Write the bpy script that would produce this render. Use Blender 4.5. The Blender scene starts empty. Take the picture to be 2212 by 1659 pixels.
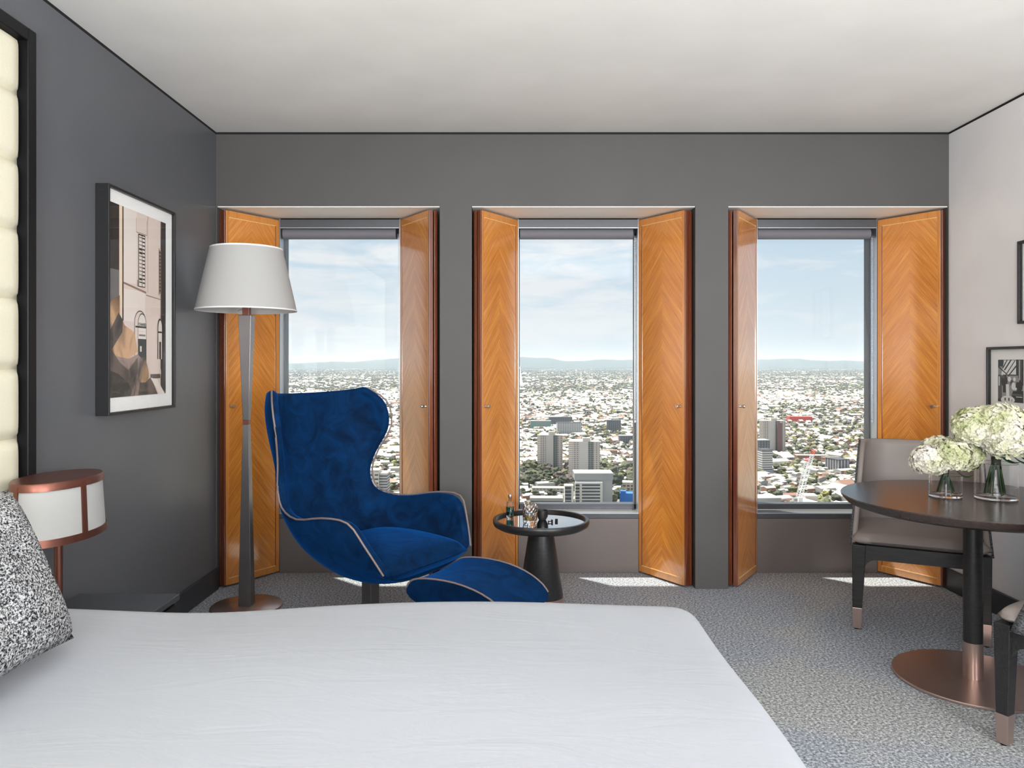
import bpy, bmesh, math, random
from mathutils import Vector, Matrix
R = math.radians
SC = bpy.context.scene
COL = SC.collection

# ------------------------------------------------------------------ camera
cam_d = bpy.data.cameras.new('camera')
cam_d.sensor_width = 36.0
cam_d.lens = 1620.0 / 2212.0 * 36.0
cam_d.shift_y = -44.5 / 2212.0
cam_d.clip_start = 0.05
cam_d.clip_end = 90000.0
cam = bpy.data.objects.new('camera', cam_d)
cam.location = (0, 0, 1.30)
cam.rotation_euler = (R(90), 0, 0)
COL.objects.link(cam)
SC.camera = cam

# ------------------------------------------------------------------ sky
world = bpy.data.worlds.new('world')
SC.world = world
world.use_nodes = True
wt = world.node_tree
wt.nodes.clear()
def wn(t, **kw):
    n = wt.nodes.new(t)
    for k, v in kw.items():
        setattr(n, k, v)
    return n
w_tc = wn('ShaderNodeTexCoord')
w_sep = wn('ShaderNodeSeparateXYZ')
wt.links.new(w_tc.outputs['Generated'], w_sep.inputs[0])
w_el = wn('ShaderNodeMapRange'); w_el.inputs['From Min'].default_value = 0.0; w_el.inputs['From Max'].default_value = 0.22
wt.links.new(w_sep.outputs['Z'], w_el.inputs['Value'])
w_grad = wn('ShaderNodeValToRGB')
w_grad.color_ramp.elements[0].position = 0.0
w_grad.color_ramp.elements[0].color = (0.80, 0.86, 0.90, 1)
w_grad.color_ramp.elements[1].position = 1.0
w_grad.color_ramp.elements[1].color = (0.50, 0.66, 0.82, 1)
e = w_grad.color_ramp.elements.new(0.5); e.color = (0.66, 0.77, 0.87, 1)
wt.links.new(w_el.outputs[0], w_grad.inputs[0])
w_map = wn('ShaderNodeMapping'); w_map.inputs['Scale'].default_value = (3.4, 3.4, 17.0)
w_map.inputs['Location'].default_value = (3.1, 0.4, 1.7)
wt.links.new(w_tc.outputs['Generated'], w_map.inputs[0])
w_no = wn('ShaderNodeTexNoise'); w_no.inputs['Scale'].default_value = 2.2
w_no.inputs['Detail'].default_value = 9.0; w_no.inputs['Roughness'].default_value = 0.6
w_no.inputs['Distortion'].default_value = 0.5
wt.links.new(w_map.outputs[0], w_no.inputs['Vector'])
w_clx = wn('ShaderNodeMapRange'); w_clx.inputs['From Min'].default_value = 0.12; w_clx.inputs['From Max'].default_value = 0.34
w_clx.inputs['To Min'].default_value = 0.07; w_clx.inputs['To Max'].default_value = -0.07
wt.links.new(w_sep.outputs['X'], w_clx.inputs['Value'])
w_add = wn('ShaderNodeMath', operation='ADD')
wt.links.new(w_no.outputs[0], w_add.inputs[0]); wt.links.new(w_clx.outputs[0], w_add.inputs[1])
w_cr = wn('ShaderNodeValToRGB')
w_cr.color_ramp.elements[0].position = 0.44; w_cr.color_ramp.elements[0].color = (0, 0, 0, 1)
w_cr.color_ramp.elements[1].position = 0.66; w_cr.color_ramp.elements[1].color = (1, 1, 1, 1)
wt.links.new(w_add.outputs[0], w_cr.inputs[0])
w_mix = wn('ShaderNodeMixRGB'); w_mix.inputs[2].default_value = (0.88, 0.89, 0.92, 1)
wt.links.new(w_cr.outputs[0], w_mix.inputs[0]); wt.links.new(w_grad.outputs[0], w_mix.inputs[1])
w_bg = wn('ShaderNodeBackground'); w_bg.inputs['Strength'].default_value = 1.0
wt.links.new(w_mix.outputs[0], w_bg.inputs['Color'])
w_out = wn('ShaderNodeOutputWorld')
wt.links.new(w_bg.outputs[0], w_out.inputs['Surface'])

# ------------------------------------------------------------------ sun and added fill lights
SUN_DIR = Vector((1.12, -1.0, -3.84)).normalized()
sun_d = bpy.data.lights.new('sun', 'SUN'); sun_d.energy = 10.0; sun_d.angle = R(0.9); sun_d.color = (1.0, 0.93, 0.82)
sun = bpy.data.objects.new('sun', sun_d); sun.rotation_euler = SUN_DIR.to_track_quat('-Z', 'Y').to_euler()
sun.location = (-3, 9, 12)
COL.objects.link(sun)

def area(name, loc, target, sx, sy, power, color=(1, 1, 1)):
    d = bpy.data.lights.new(name, 'AREA'); d.shape = 'RECTANGLE'; d.size = sx; d.size_y = sy
    d.energy = power; d.color = color
    o = bpy.data.objects.new(name, d); o.location = loc
    o.rotation_euler = (Vector(target) - Vector(loc)).to_track_quat('-Z', 'Y').to_euler()
    COL.objects.link(o)
    return o
area('fill_light', (-0.55, -2.4, 1.45), (-0.1, 4.0, 1.8), 1.1, 2.0, 55, (0.95, 0.98, 1.0))  # added fill panels behind the camera, not lamps of the room
area('fill_light', (2.22, -2.4, 1.45), (1.2, 4.0, 1.8), 0.5, 2.0, 60, (0.95, 0.98, 1.0))
area('fill_uplight', (-0.30, -0.9, 1.35), (-0.25, -0.40, 2.10), 0.8, 1.2, 135, (0.98, 0.99, 1.0))  # added fill tilted upwards to brighten the ceiling, unseen
area('fill_uplight', (2.15, -0.9, 1.35), (1.95, -0.40, 2.10), 0.6, 1.6, 125, (0.98, 0.99, 1.0))

SC.view_settings.view_transform = 'Standard'
SC.view_settings.look = 'None'
SC.view_settings.exposure = 0.0
SC.view_settings.gamma = 1.0
SC.view_settings.use_curve_mapping = False
cy = SC.cycles
cy.use_denoising = True
cy.use_adaptive_sampling = True
cy.adaptive_threshold = 0.02
cy.max_bounces = 8
cy.diffuse_bounces = 4
cy.glossy_bounces = 4
cy.transmission_bounces = 8
cy.transparent_max_bounces = 12
cy.volume_bounces = 1
cy.caustics_reflective = False
cy.caustics_refractive = False
cy.sample_clamp_indirect = 6.0

# ------------------------------------------------------------------ materials
def mat(name, col=(0.5, 0.5, 0.5), rough=0.5, metal=0.0, spec=0.5, coat=0.0, coat_rough=0.1, sheen=0.0,
        sheen_tint=(1, 1, 1), trans=0.0, ior=1.45, sss=0.0):
    m = bpy.data.materials.new(name); m.use_nodes = True
    b = m.node_tree.nodes['Principled BSDF']
    b.inputs['Base Color'].default_value = (*col, 1)
    b.inputs['Roughness'].default_value = rough
    b.inputs['Metallic'].default_value = metal
    b.inputs['Specular IOR Level'].default_value = spec
    b.inputs['Coat Weight'].default_value = coat
    b.inputs['Coat Roughness'].default_value = coat_rough
    b.inputs['Sheen Weight'].default_value = sheen
    b.inputs['Sheen Tint'].default_value = (*sheen_tint, 1)
    b.inputs['Transmission Weight'].default_value = trans
    b.inputs['IOR'].default_value = ior
    if sss:
        b.inputs['Subsurface Weight'].default_value = sss
        b.inputs['Subsurface Radius'].default_value = (0.02, 0.02, 0.01)
    return m
def nodes(m): return m.node_tree.nodes, m.node_tree.links, m.node_tree.nodes['Principled BSDF']
def coords(m, scale=(1, 1, 1), rot=(0, 0, 0), kind='Object'):
    n, l, b = nodes(m)
    tc = n.new('ShaderNodeTexCoord'); mp = n.new('ShaderNodeMapping')
    mp.inputs['Scale'].default_value = scale; mp.inputs['Rotation'].default_value = rot
    l.new(tc.outputs[kind], mp.inputs[0])
    return mp.outputs[0]
def noise(m, vec, scale, detail=4, rough=0.5, dist=0.0):
    n, l, b = nodes(m)
    t = n.new('ShaderNodeTexNoise'); t.inputs['Scale'].default_value = scale
    t.inputs['Detail'].default_value = detail; t.inputs['Roughness'].default_value = rough
    t.inputs['Distortion'].default_value = dist
    if vec is not None: l.new(vec, t.inputs['Vector'])
    return t.outputs[0]
def ramp(m, fac, stops, interp='LINEAR'):
    n, l, b = nodes(m)
    r = n.new('ShaderNodeValToRGB'); cr = r.color_ramp; cr.interpolation = interp
    cr.elements[0].position = stops[0][0]; cr.elements[0].color = (*stops[0][1], 1)
    cr.elements[1].position = stops[-1][0]; cr.elements[1].color = (*stops[-1][1], 1)
    for p, c in stops[1:-1]:
        e = cr.elements.new(p); e.color = (*c, 1)
    l.new(fac, r.inputs[0])
    return r.outputs[0]
def to_color(m, out): m.node_tree.links.new(out, nodes(m)[2].inputs['Base Color'])
def bump(m, out, strength=0.3, dist=0.01):
    n, l, b = nodes(m)
    bp = n.new('ShaderNodeBump'); bp.inputs['Strength'].default_value = strength; bp.inputs['Distance'].default_value = dist
    l.new(out, bp.inputs['Height']); l.new(bp.outputs[0], b.inputs['Normal'])
def mth(m, op, a, b_=None):
    n, l, b = nodes(m)
    t = n.new('ShaderNodeMath'); t.operation = op
    for i, v in enumerate((a, b_)):
        if v is None: continue
        if isinstance(v, (int, float)): t.inputs[i].default_value = v
        else: l.new(v, t.inputs[i])
    return t.outputs[0]
def mixc(m, fac, a, b_, blend='MIX'):
    n, l, b = nodes(m)
    t = n.new('ShaderNodeMixRGB'); t.blend_type = blend
    for i, v in enumerate((fac, a, b_)):
        if isinstance(v, (int, float)): t.inputs[i].default_value = v
        elif isinstance(v, tuple): t.inputs[i].default_value = (*v, 1)
        else: l.new(v, t.inputs[i])
    return t.outputs[0]

def paint(name, col, rough=0.55, tex=0.12):
    m = mat(name, col, rough, spec=0.4)
    v = coords(m); bump(m, noise(m, v, 260, 3), tex, 0.002)
    c2 = tuple(c * 0.94 for c in col)
    to_color(m, ramp(m, noise(m, v, 3, 3), [(0.3, col), (0.7, c2)]))
    return m
M_wall_dark = paint('dark_grey_paint', (0.108, 0.113, 0.123), 0.30, 0.2)
M_wall_back = paint('mid_grey_paint', (0.088, 0.083, 0.080), 0.55)
M_wall_right = paint('pale_grey_paint', (0.86, 0.85, 0.86), 0.5, 0.15)
M_ceiling = paint('ceiling_paint', (0.85, 0.835, 0.80), 0.6, 0.1)
M_soffit = paint('cream_soffit_paint', (0.93, 0.91, 0.84), 0.5, 0.1)
M_base = mat('dark_skirting_paint', (0.030, 0.033, 0.038), 0.35)
M_gap = mat('black_gap_shade', (0.006, 0.006, 0.006), 0.8)  # black stands in for the shade of narrow gaps

M_carpet = mat('grey_carpet', (0.2, 0.2, 0.2), 0.95, spec=0.1)
_v = coords(M_carpet)
_n1 = noise(M_carpet, _v, 95, 6, 0.78)
_n2 = noise(M_carpet, _v, 1.1, 3, 0.5, 0.6)
_c = ramp(M_carpet, _n1, [(0.38, (0.085, 0.095, 0.115)), (0.5, (0.31, 0.335, 0.375)), (0.62, (0.70, 0.74, 0.80))])
_pch = ramp(M_carpet, _n2, [(0.50, (0, 0, 0)), (0.62, (1, 1, 1))])
_c2 = mixc(M_carpet, _pch, _c, mixc(M_carpet, 1.0, _c, (1.14, 1.08, 0.98), 'MULTIPLY'))
to_color(M_carpet, _c2)
bump(M_carpet, _n1, 0.7, 0.006)

def veneer(name, a, b_, c_, chevron=True):
    m = mat(name, a, 0.32, spec=0.5, coat=1.0, coat_rough=0.12)
    m.node_tree.nodes['Principled BSDF'].inputs['Coat IOR'].default_value = 2.1
    n, l, b = nodes(m)
    tc = n.new('ShaderNodeTexCoord'); sp = n.new('ShaderNodeSeparateXYZ'); l.new(tc.outputs['Object'], sp.inputs[0])
    if chevron:
        ax = mth(m, 'ABSOLUTE', mth(m, 'SUBTRACT', sp.outputs[0], 0.198))
        p = mth(m, 'ADD', sp.outputs[2], mth(m, 'MULTIPLY', ax, 1.25))
        q = mth(m, 'SUBTRACT', ax, mth(m, 'MULTIPLY', sp.outputs[2], 0.8))
        side = mth(m, 'MULTIPLY', mth(m, 'GREATER_THAN', sp.outputs[0], 0.198), 7.3)
    else:
        p = mth(m, 'ADD', sp.outputs[0], sp.outputs[1]); q = sp.outputs[2]; side = 0.0
    cb = n.new('ShaderNodeCombineXYZ')
    l.new(mth(m, 'MULTIPLY', p, 26.0), cb.inputs[0]); l.new(mth(m, 'MULTIPLY', q, 1.2), cb.inputs[1])
    if chevron: l.new(side, cb.inputs[2])
    g1 = noise(m, cb.outputs[0], 1.0, 5, 0.65, 0.15)
    cb2 = n.new('ShaderNodeCombineXYZ')
    l.new(mth(m, 'MULTIPLY', p, 160.0), cb2.inputs[0]); l.new(mth(m, 'MULTIPLY', q, 5.0), cb2.inputs[1])
    g2 = noise(m, cb2.outputs[0], 1.0, 3, 0.6)
    g = mth(m, 'ADD', mth(m, 'MULTIPLY', g1, 0.48), mth(m, 'MULTIPLY', g2, 0.52))
    to_color(m, ramp(m, g, [(0.36, a), (0.5, b_), (0.62, c_)]))
    return m
M_veneer = veneer('chevron_veneer', (0.44, 0.135, 0.014), (0.62, 0.22, 0.028), (0.76, 0.32, 0.055))
M_stile = veneer('honey_timber', (0.48, 0.165, 0.020), (0.60, 0.225, 0.032), (0.68, 0.27, 0.042), False)
M_stile_dark = veneer('red_brown_timber', (0.10, 0.022, 0.008), (0.16, 0.036, 0.012), (0.20, 0.05, 0.018), False)
M_inlay = mat('pale_inlay', (0.80, 0.55, 0.22), 0.3, coat=0.4)
M_steel = mat('brushed_steel', (0.62, 0.60, 0.57), 0.28, 1.0)

M_alu = mat('grey_window_metal', (0.10, 0.105, 0.115), 0.38, 0.5)
M_alu_light = mat('pale_window_metal', (0.42, 0.44, 0.47), 0.3, 0.7)
M_blind = mat('grey_blind_fabric', (0.16, 0.16, 0.18), 0.7)
M_panel = mat('taupe_metal_panel', (0.175, 0.150, 0.140), 0.40, 0.35)
bump(M_panel, noise(M_panel, coords(M_panel), 300, 2), 0.15, 0.001)

def pane_mat(name='window_glass', tint=(0.96, 0.98, 0.98), k=1.0):
    m = bpy.data.materials.new(name); m.use_nodes = True
    n = m.node_tree.nodes; l = m.node_tree.links; n.clear()
    o = n.new('ShaderNodeOutputMaterial'); tr = n.new('ShaderNodeBsdfTransparent'); gl = n.new('ShaderNodeBsdfGlossy')
    tr.inputs[0].default_value = (*tint, 1); gl.inputs['Roughness'].default_value = 0.01
    lw = n.new('ShaderNodeLayerWeight'); lw.inputs[0].default_value = 0.5
    p5 = n.new('ShaderNodeMath'); p5.operation = 'POWER'; p5.inputs[1].default_value = 5.0; l.new(lw.outputs['Facing'], p5.inputs[0])
    f = n.new('ShaderNodeMath'); f.operation = 'MULTIPLY_ADD'; f.inputs[1].default_value = 0.7 * k; f.inputs[2].default_value = 0.025 * k; l.new(p5.outputs[0], f.inputs[0])
    mx = n.new('ShaderNodeMixShader'); l.new(f.outputs[0], mx.inputs[0]); l.new(tr.outputs[0], mx.inputs[1]); l.new(gl.outputs[0], mx.inputs[2])
    l.new(mx.outputs[0], o.inputs['Surface'])
    return m
M_pane = pane_mat(k=0.7)
M_glazing = pane_mat('picture_glazing', (0.995, 0.995, 0.995), 0.45)

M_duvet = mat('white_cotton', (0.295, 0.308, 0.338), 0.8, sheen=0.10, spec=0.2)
_v = coords(M_duvet)
_w1 = noise(M_duvet, coords(M_duvet, (1, 3.2, 1), (0, 0, R(28))), 3.2, 5, 0.55, 1.4)
_w2 = noise(M_duvet, _v, 600, 2)
bump(M_duvet, mth(M_duvet, 'ADD', _w1, mth(M_duvet, 'MULTIPLY', _w2, 0.01)), 0.36, 0.006)
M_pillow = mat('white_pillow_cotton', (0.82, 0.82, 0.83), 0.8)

def tweed(name, dark, light, scale=150, lo=0.44, hi=0.56):
    m = mat(name, light, 0.95, spec=0.1)
    a = noise(m, coords(m, (1.0, 0.42, 1.3), (R(4), R(3), 0)), scale, 5, 0.8)
    to_color(m, ramp(m, a, [(lo, dark), (hi, light)]))
    bump(m, a, 0.8, 0.006)
    return m
M_tweed = tweed('black_white_tweed', (0.012, 0.013, 0.016), (0.68, 0.68, 0.69), 175, 0.46, 0.57)
M_boucle = tweed('grey_boucle', (0.03, 0.031, 0.034), (0.20, 0.20, 0.21), 260)

M_cream = mat('cream_leather', (0.70, 0.66, 0.52), 0.5, spec=0.4)
bump(M_cream, noise(M_cream, coords(M_cream), 220, 3), 0.35, 0.003)
M_black = mat('black_timber', (0.006, 0.006, 0.007), 0.4, spec=0.25)
M_frame = mat('black_frame_timber', (0.012, 0.012, 0.013), 0.38)
bump(M_frame, noise(M_frame, coords(M_frame, (8, 1, 8)), 60, 3), 0.4, 0.002)
M_mat_board = mat('mount_board', (0.88, 0.88, 0.87), 0.8)
M_bronze = mat('copper_bronze', (0.21, 0.085, 0.063), 0.36, 0.85)
M_bronze_br = mat('brushed_bronze', (0.46, 0.34, 0.30), 0.30, 0.85)
M_lamp_metal = mat('grey_brushed_metal', (0.21, 0.195, 0.195), 0.33, 0.85)
bump(M_lamp_metal, noise(M_lamp_metal, coords(M_lamp_metal, (40, 40, 1)), 14, 3), 0.12, 0.001)

def shade_mat(name, col):
    m = bpy.data.materials.new(name); m.use_nodes = True
    n = m.node_tree.nodes; l = m.node_tree.links; n.clear()
    o = n.new('ShaderNodeOutputMaterial'); d = n.new('ShaderNodeBsdfDiffuse'); t = n.new('ShaderNodeBsdfTranslucent')
    d.inputs[0].default_value = (*col, 1); t.inputs[0].default_value = (*[min(1, c * 1.05) for c in col], 1)
    mx = n.new('ShaderNodeMixShader'); mx.inputs[0].default_value = 0.35
    tc = n.new('ShaderNodeTexCoord'); no = n.new('ShaderNodeTexNoise'); no.inputs['Scale'].default_value = 500
    bp = n.new('ShaderNodeBump'); bp.inputs['Strength'].default_value = 0.25; bp.inputs['Distance'].default_value = 0.001
    l.new(tc.outputs['Object'], no.inputs['Vector']); l.new(no.outputs[0], bp.inputs['Height']); l.new(bp.outputs[0], d.inputs['Normal'])
    l.new(d.outputs[0], mx.inputs[1]); l.new(t.outputs[0], mx.inputs[2]); l.new(mx.outputs[0], o.inputs['Surface'])
    return m
M_shade = shade_mat('white_linen_shade', (0.62, 0.62, 0.61))
M_shade_in = mat('white_shade_lining', (0.85, 0.85, 0.85), 0.7)
M_stone = mat('dark_glass_top', (0.055, 0.060, 0.066), 0.22, spec=0.6)

M_velvet = mat('blue_velvet', (0.004, 0.030, 0.135), 0.8, spec=0.1, sheen=0.4, sheen_tint=(0.01, 0.20, 0.80))
nodes(M_velvet)[2].inputs['Sheen Roughness'].default_value = 0.38
_vn = noise(M_velvet, coords(M_velvet), 9, 5, 0.6, 1.0)
to_color(M_velvet, ramp(M_velvet, _vn, [(0.35, (0.0006, 0.010, 0.036)), (0.7, (0.001, 0.026, 0.095))]))
bump(M_velvet, _vn, 0.25, 0.012)
M_piping = mat('taupe_piping', (0.20, 0.15, 0.14), 0.5)

def darkwood(name, a, b_, rough=0.3):
    m = mat(name, a, rough, spec=0.5)
    g = noise(m, coords(m, (1.6, 14, 14)), 9, 4, 0.6)
    to_color(m, ramp(m, g, [(0.35, a), (0.65, b_)]))
    bump(m, g, 0.10, 0.0008)
    return m
M_tabletop = darkwood('dark_walnut_top', (0.026, 0.018, 0.016), (0.042, 0.030, 0.027), 0.24)
M_wood_black = darkwood('black_stained_wood', (0.010, 0.010, 0.011), (0.024, 0.022, 0.022), 0.36)
M_leather = mat('taupe_leather', (0.29, 0.25, 0.235), 0.42, spec=0.45)
bump(M_leather, noise(M_leather, coords(M_leather), 320, 3), 0.2, 0.001)
M_mirror = mat('black_mirror_top', (0.55, 0.56, 0.58), 0.02, 1.0)

M_glass = mat('clear_glass', (1, 1, 1), 0.0, trans=1.0, ior=1.45)
M_water = mat('clear_water', (1, 1, 1), 0.0, trans=1.0, ior=1.33)
M_green_liquid = mat('green_blue_liquid', (0.02, 0.30, 0.28), 0.0, trans=0.8, ior=1.35)
M_amber = mat('amber_liquid', (0.85, 0.55, 0.05), 0.02, trans=0.75, ior=1.35)
M_stem = mat('green_stem', (0.08, 0.20, 0.05), 0.5)
M_leaf = mat('dark_green_leaf', (0.035, 0.09, 0.03), 0.5)
M_tape = mat('brown_binding', (0.04, 0.04, 0.03), 0.7)
def petal(name, a, b_, c_):
    m = bpy.data.materials.new(name); m.use_nodes = True
    n, l, b = nodes(m)
    b.inputs['Roughness'].default_value = 0.6; b.inputs['Specular IOR Level'].default_value = 0.2
    v = coords(m)
    c = ramp(m, noise(m, v, 14, 3), [(0.36, a), (0.5, b_), (0.64, c_)])
    c = mixc(m, 0.25, c, ramp(m, noise(m, v, 120, 2), [(0.4, a), (0.6, c_)]))
    l.new(c, b.inputs['Base Color'])
    t = n.new('ShaderNodeBsdfTranslucent'); l.new(c, t.inputs[0])
    mx = n.new('ShaderNodeMixShader'); mx.inputs[0].default_value = 0.18
    o = n['Material Output']; l.new(b.outputs[0], mx.inputs[1]); l.new(t.outputs[0], mx.inputs[2]); l.new(mx.outputs[0], o.inputs['Surface'])
    return m
M_petal_a = petal('cream_green_petals', (0.38, 0.42, 0.19), (0.62, 0.61, 0.42), (0.80, 0.77, 0.66))
M_petal_b = petal('white_petals', (0.48, 0.51, 0.29), (0.70, 0.66, 0.55), (0.82, 0.77, 0.73))

# ------------------------------------------------------------------ mesh helpers
class G:
    def __init__(s): s.bm = bmesh.new()
    def _bev(s, geom, w, seg=2):
        es = list({e for v in geom for e in v.link_edges})
        bmesh.ops.bevel(s.bm, geom=es, offset=w, segments=seg, profile=0.5, affect='EDGES')
    def box(s, x0, x1, y0, y1, z0, z1, bev=0.0, seg=2):
        vs = [s.bm.verts.new(p) for p in ((x0, y0, z0), (x1, y0, z0), (x1, y1, z0), (x0, y1, z0), (x0, y0, z1), (x1, y0, z1), (x1, y1, z1), (x0, y1, z1))]
        for f in ((3, 2, 1, 0), (4, 5, 6, 7), (0, 1, 5, 4), (1, 2, 6, 5), (2, 3, 7, 6), (3, 0, 4, 7)):
            s.bm.faces.new([vs[i] for i in f])
        if bev: s._bev(vs, bev, seg)
        return s
    def frustum(s, c0, c1, h0, h1, bev=0.0):
        """box tapering from rectangle (half sizes h0) centred c0 to (h1) centred c1"""
        vs = []
        for c, h in ((c0, h0), (c1, h1)):
            for sx, sy in ((-1, -1), (1, -1), (1, 1), (-1, 1)):
                vs.append(s.bm.verts.new((c[0] + sx * h[0], c[1] + sy * h[1], c[2])))
        for f in ((3, 2, 1, 0), (4, 5, 6, 7), (0, 1, 5, 4), (1, 2, 6, 5), (2, 3, 7, 6), (3, 0, 4, 7)):
            s.bm.faces.new([vs[i] for i in f])
        if bev: s._bev(vs, bev, 2)
        return s
    def prism(s, poly, z0, z1, bev=0.0, axis='z'):
        def P(a, b, c):
            return {'z': (a, b, c), 'y': (a, c, b), 'x': (c, a, b)}[axis]
        lo = [s.bm.verts.new(P(a, b, z0)) for a, b in poly]; hi = [s.bm.verts.new(P(a, b, z1)) for a, b in poly]
        n = len(poly)
        s.bm.faces.new(lo[::-1]); s.bm.faces.new(hi)
        for i in range(n): s.bm.faces.new((lo[i], lo[(i + 1) % n], hi[(i + 1) % n], hi[i]))
        if bev: s._bev(lo + hi, bev, 2)
        return s
    def lathe(s, prof, seg=48, c=(0, 0), sx=1.0, sy=1.0, cap=True):
        rings = []
        for r, z in prof:
            if r < 1e-6: rings.append([s.bm.verts.new((c[0], c[1], z))])
            else: rings.append([s.bm.verts.new((c[0] + sx * r * math.cos(2 * math.pi * i / seg), c[1] + sy * r * math.sin(2 * math.pi * i / seg), z)) for i in range(seg)])
        for a, b in zip(rings, rings[1:]):
            for i in range(seg):
                j = (i + 1) % seg
                if len(a) == 1 and len(b) == 1: continue
                if len(a) == 1: s.bm.faces.new((a[0], b[i], b[j]))
                elif len(b) == 1: s.bm.faces.new((a[i], a[j], b[0]))
                else: s.bm.faces.new((a[i], a[j], b[j], b[i]))
        if cap:
            if len(rings[0]) > 1: s.bm.faces.new(rings[0][::-1])
            if len(rings[-1]) > 1: s.bm.faces.new(rings[-1])
        return s
    def tube(s, pts, r, seg=8):
        pts = [Vector(p) for p in pts]; rings = []
        for i, p in enumerate(pts):
            t = (pts[min(i + 1, len(pts) - 1)] - pts[max(i - 1, 0)]).normalized()
            u = t.cross(Vector((0, 0, 1)))
            if u.length < 0.05: u = t.cross(Vector((1, 0, 0)))
            u.normalize(); v = t.cross(u).normalized()
            rr = r[i] if isinstance(r, (list, tuple)) else r
            rings.append([s.bm.verts.new(p + u * rr * math.cos(2 * math.pi * k / seg) + v * rr * math.sin(2 * math.pi * k / seg)) for k in range(seg)])
        for a, b in zip(rings, rings[1:]):
            for k in range(seg): s.bm.faces.new((a[k], a[(k + 1) % seg], b[(k + 1) % seg], b[k]))
        s.bm.faces.new(rings[0][::-1]); s.bm.faces.new(rings[-1])
        return s
    def grid(s, rows):
        vs = [[s.bm.verts.new(p) for p in r] for r in rows]
        for a, b in zip(vs, vs[1:]):
            for i in range(len(a) - 1): s.bm.faces.new((a[i], a[i + 1], b[i + 1], b[i]))
        return s
    def poly(s, pts, mi=0):
        f = s.bm.faces.new([s.bm.verts.new(p) for p in pts]); f.material_index = mi
        return s
    def build(s, name, m, parent=None, smooth=False, loc=None, subsurf=0, solid=0.0, sol_off=-1.0, fix=True, sharp=40):
        if fix: bmesh.ops.recalc_face_normals(s.bm, faces=s.bm.faces)
        me = bpy.data.meshes.new(name); s.bm.to_mesh(me); s.bm.free()
        for k in (m if isinstance(m, (list, tuple)) else [m]): me.materials.append(k)
        if smooth:
            for p in me.polygons: p.use_smooth = True
            if sharp and not subsurf: me.set_sharp_from_angle(angle=R(sharp))
        o = bpy.data.objects.new(name, me); COL.objects.link(o)
        if parent: o.parent = parent
        if loc: o.location = loc
        if solid:
            k = o.modifiers.new('solid', 'SOLIDIFY'); k.thickness = solid; k.offset = sol_off
        if subsurf:
            k = o.modifiers.new('sub', 'SUBSURF'); k.levels = subsurf; k.render_levels = subsurf
        return o

def thing(name, label, cat, loc=(0, 0, 0), rz=0.0, group=None):
    o = bpy.data.objects.new(name, None); COL.objects.link(o)
    o.empty_display_size = 0.1
    o.location = loc; o.rotation_euler = (0, 0, rz); o['label'] = label; o['category'] = cat
    if group: o['group'] = group
    return o
def tag(o, label, cat, group=None, kind=None):
    o['label'] = label; o['category'] = cat
    if group: o['group'] = group
    if kind: o['kind'] = kind
    return o
def struct(o, label=None):
    o['kind'] = 'structure'
    if label: o['label'] = label; o['category'] = 'setting'
    return o
def copy_tree(o, parent=None):
    c = o.copy(); COL.objects.link(c); c.parent = parent
    for ch in list(o.children): copy_tree(ch, c)
    return c

# ------------------------------------------------------------------ room shell
XL, XR, YB, H = -1.705, 2.518, 4.322, 2.62
YW, YO, YN = 4.66, 4.93, -2.6
WC = (-1.070, 0.412, 1.895)
HW = 0.374
NICHE = ((-1.700, -0.416), (-0.232, 1.0565), (1.246, 2.513))
ZH, ZS, ZG0, ZG1 = 2.207, 0.372, 0.412, 2.10

struct(G().box(XL - 0.2, XR + 0.2, YN, YW, -0.12, 0.0).build('floor', M_carpet), 'grey speckled carpet floor')
struct(G().box(XL - 0.2, XR + 0.2, YN, YO, H + 0.012, H + 0.15).build('ceiling', M_ceiling), 'off-white plaster ceiling')
struct(G().box(XL - 0.2, XL, YN, YO, 0, H).build('wall_left', M_wall_dark), 'dark grey wall behind the bed head')
struct(G().box(XR, XR + 0.2, YN, YO, 0, H).build('wall_right', M_wall_right), 'pale grey wall beside the dining table')
g = G()
g.box(XL, XR, YB, YW, ZH, H)
for a, b in ((XL, NICHE[0][0]), (NICHE[0][1], NICHE[1][0]), (NICHE[1][1], NICHE[2][0]), (NICHE[2][1], XR)):
    g.box(a, b, YB, YW, 0, ZH)
struct(g.build('wall_back', M_wall_back), 'mid grey wall with three tall window niches')
g = G()
xs = [XL] + [x for c in WC for x in (c - HW, c + HW)] + [XR]
for i in range(0, len(xs), 2): g.box(xs[i], xs[i + 1], YW, YW + 0.15, 0, ZG1)
xo = [XL] + [x for c in WC for x in (c - HW - 0.06, c + HW + 0.06)] + [XR + 0.1]
for i in range(0, len(xo), 2): g.box(xo[i], xo[i + 1], YW + 0.15, YO, 0, 2.115)
for c in WC: g.box(c - HW, c + HW, YW + 0.01, YO, 0, ZS - 0.03)
g.box(XL, XR, YW + 0.14, YO, 2.115, H)
g.box(XL, XR, YW + 0.001, YW + 0.14, ZH, H)
for i in range(0, len(xs), 2): g.box(xs[i], xs[i + 1], YW, YW + 0.14, ZG1, ZH)
struct(g.build('wall_outer', M_wall_back), 'outer wall around the windows')
for i, (a, b) in enumerate(NICHE):
    struct(G().box(a + 0.002, b - 0.002, YB + 0.003, YW - 0.002, ZH - 0.006, ZH - 0.001).build('trim_%d' % (i + 1), M_soffit), 'cream niche soffit')
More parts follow.
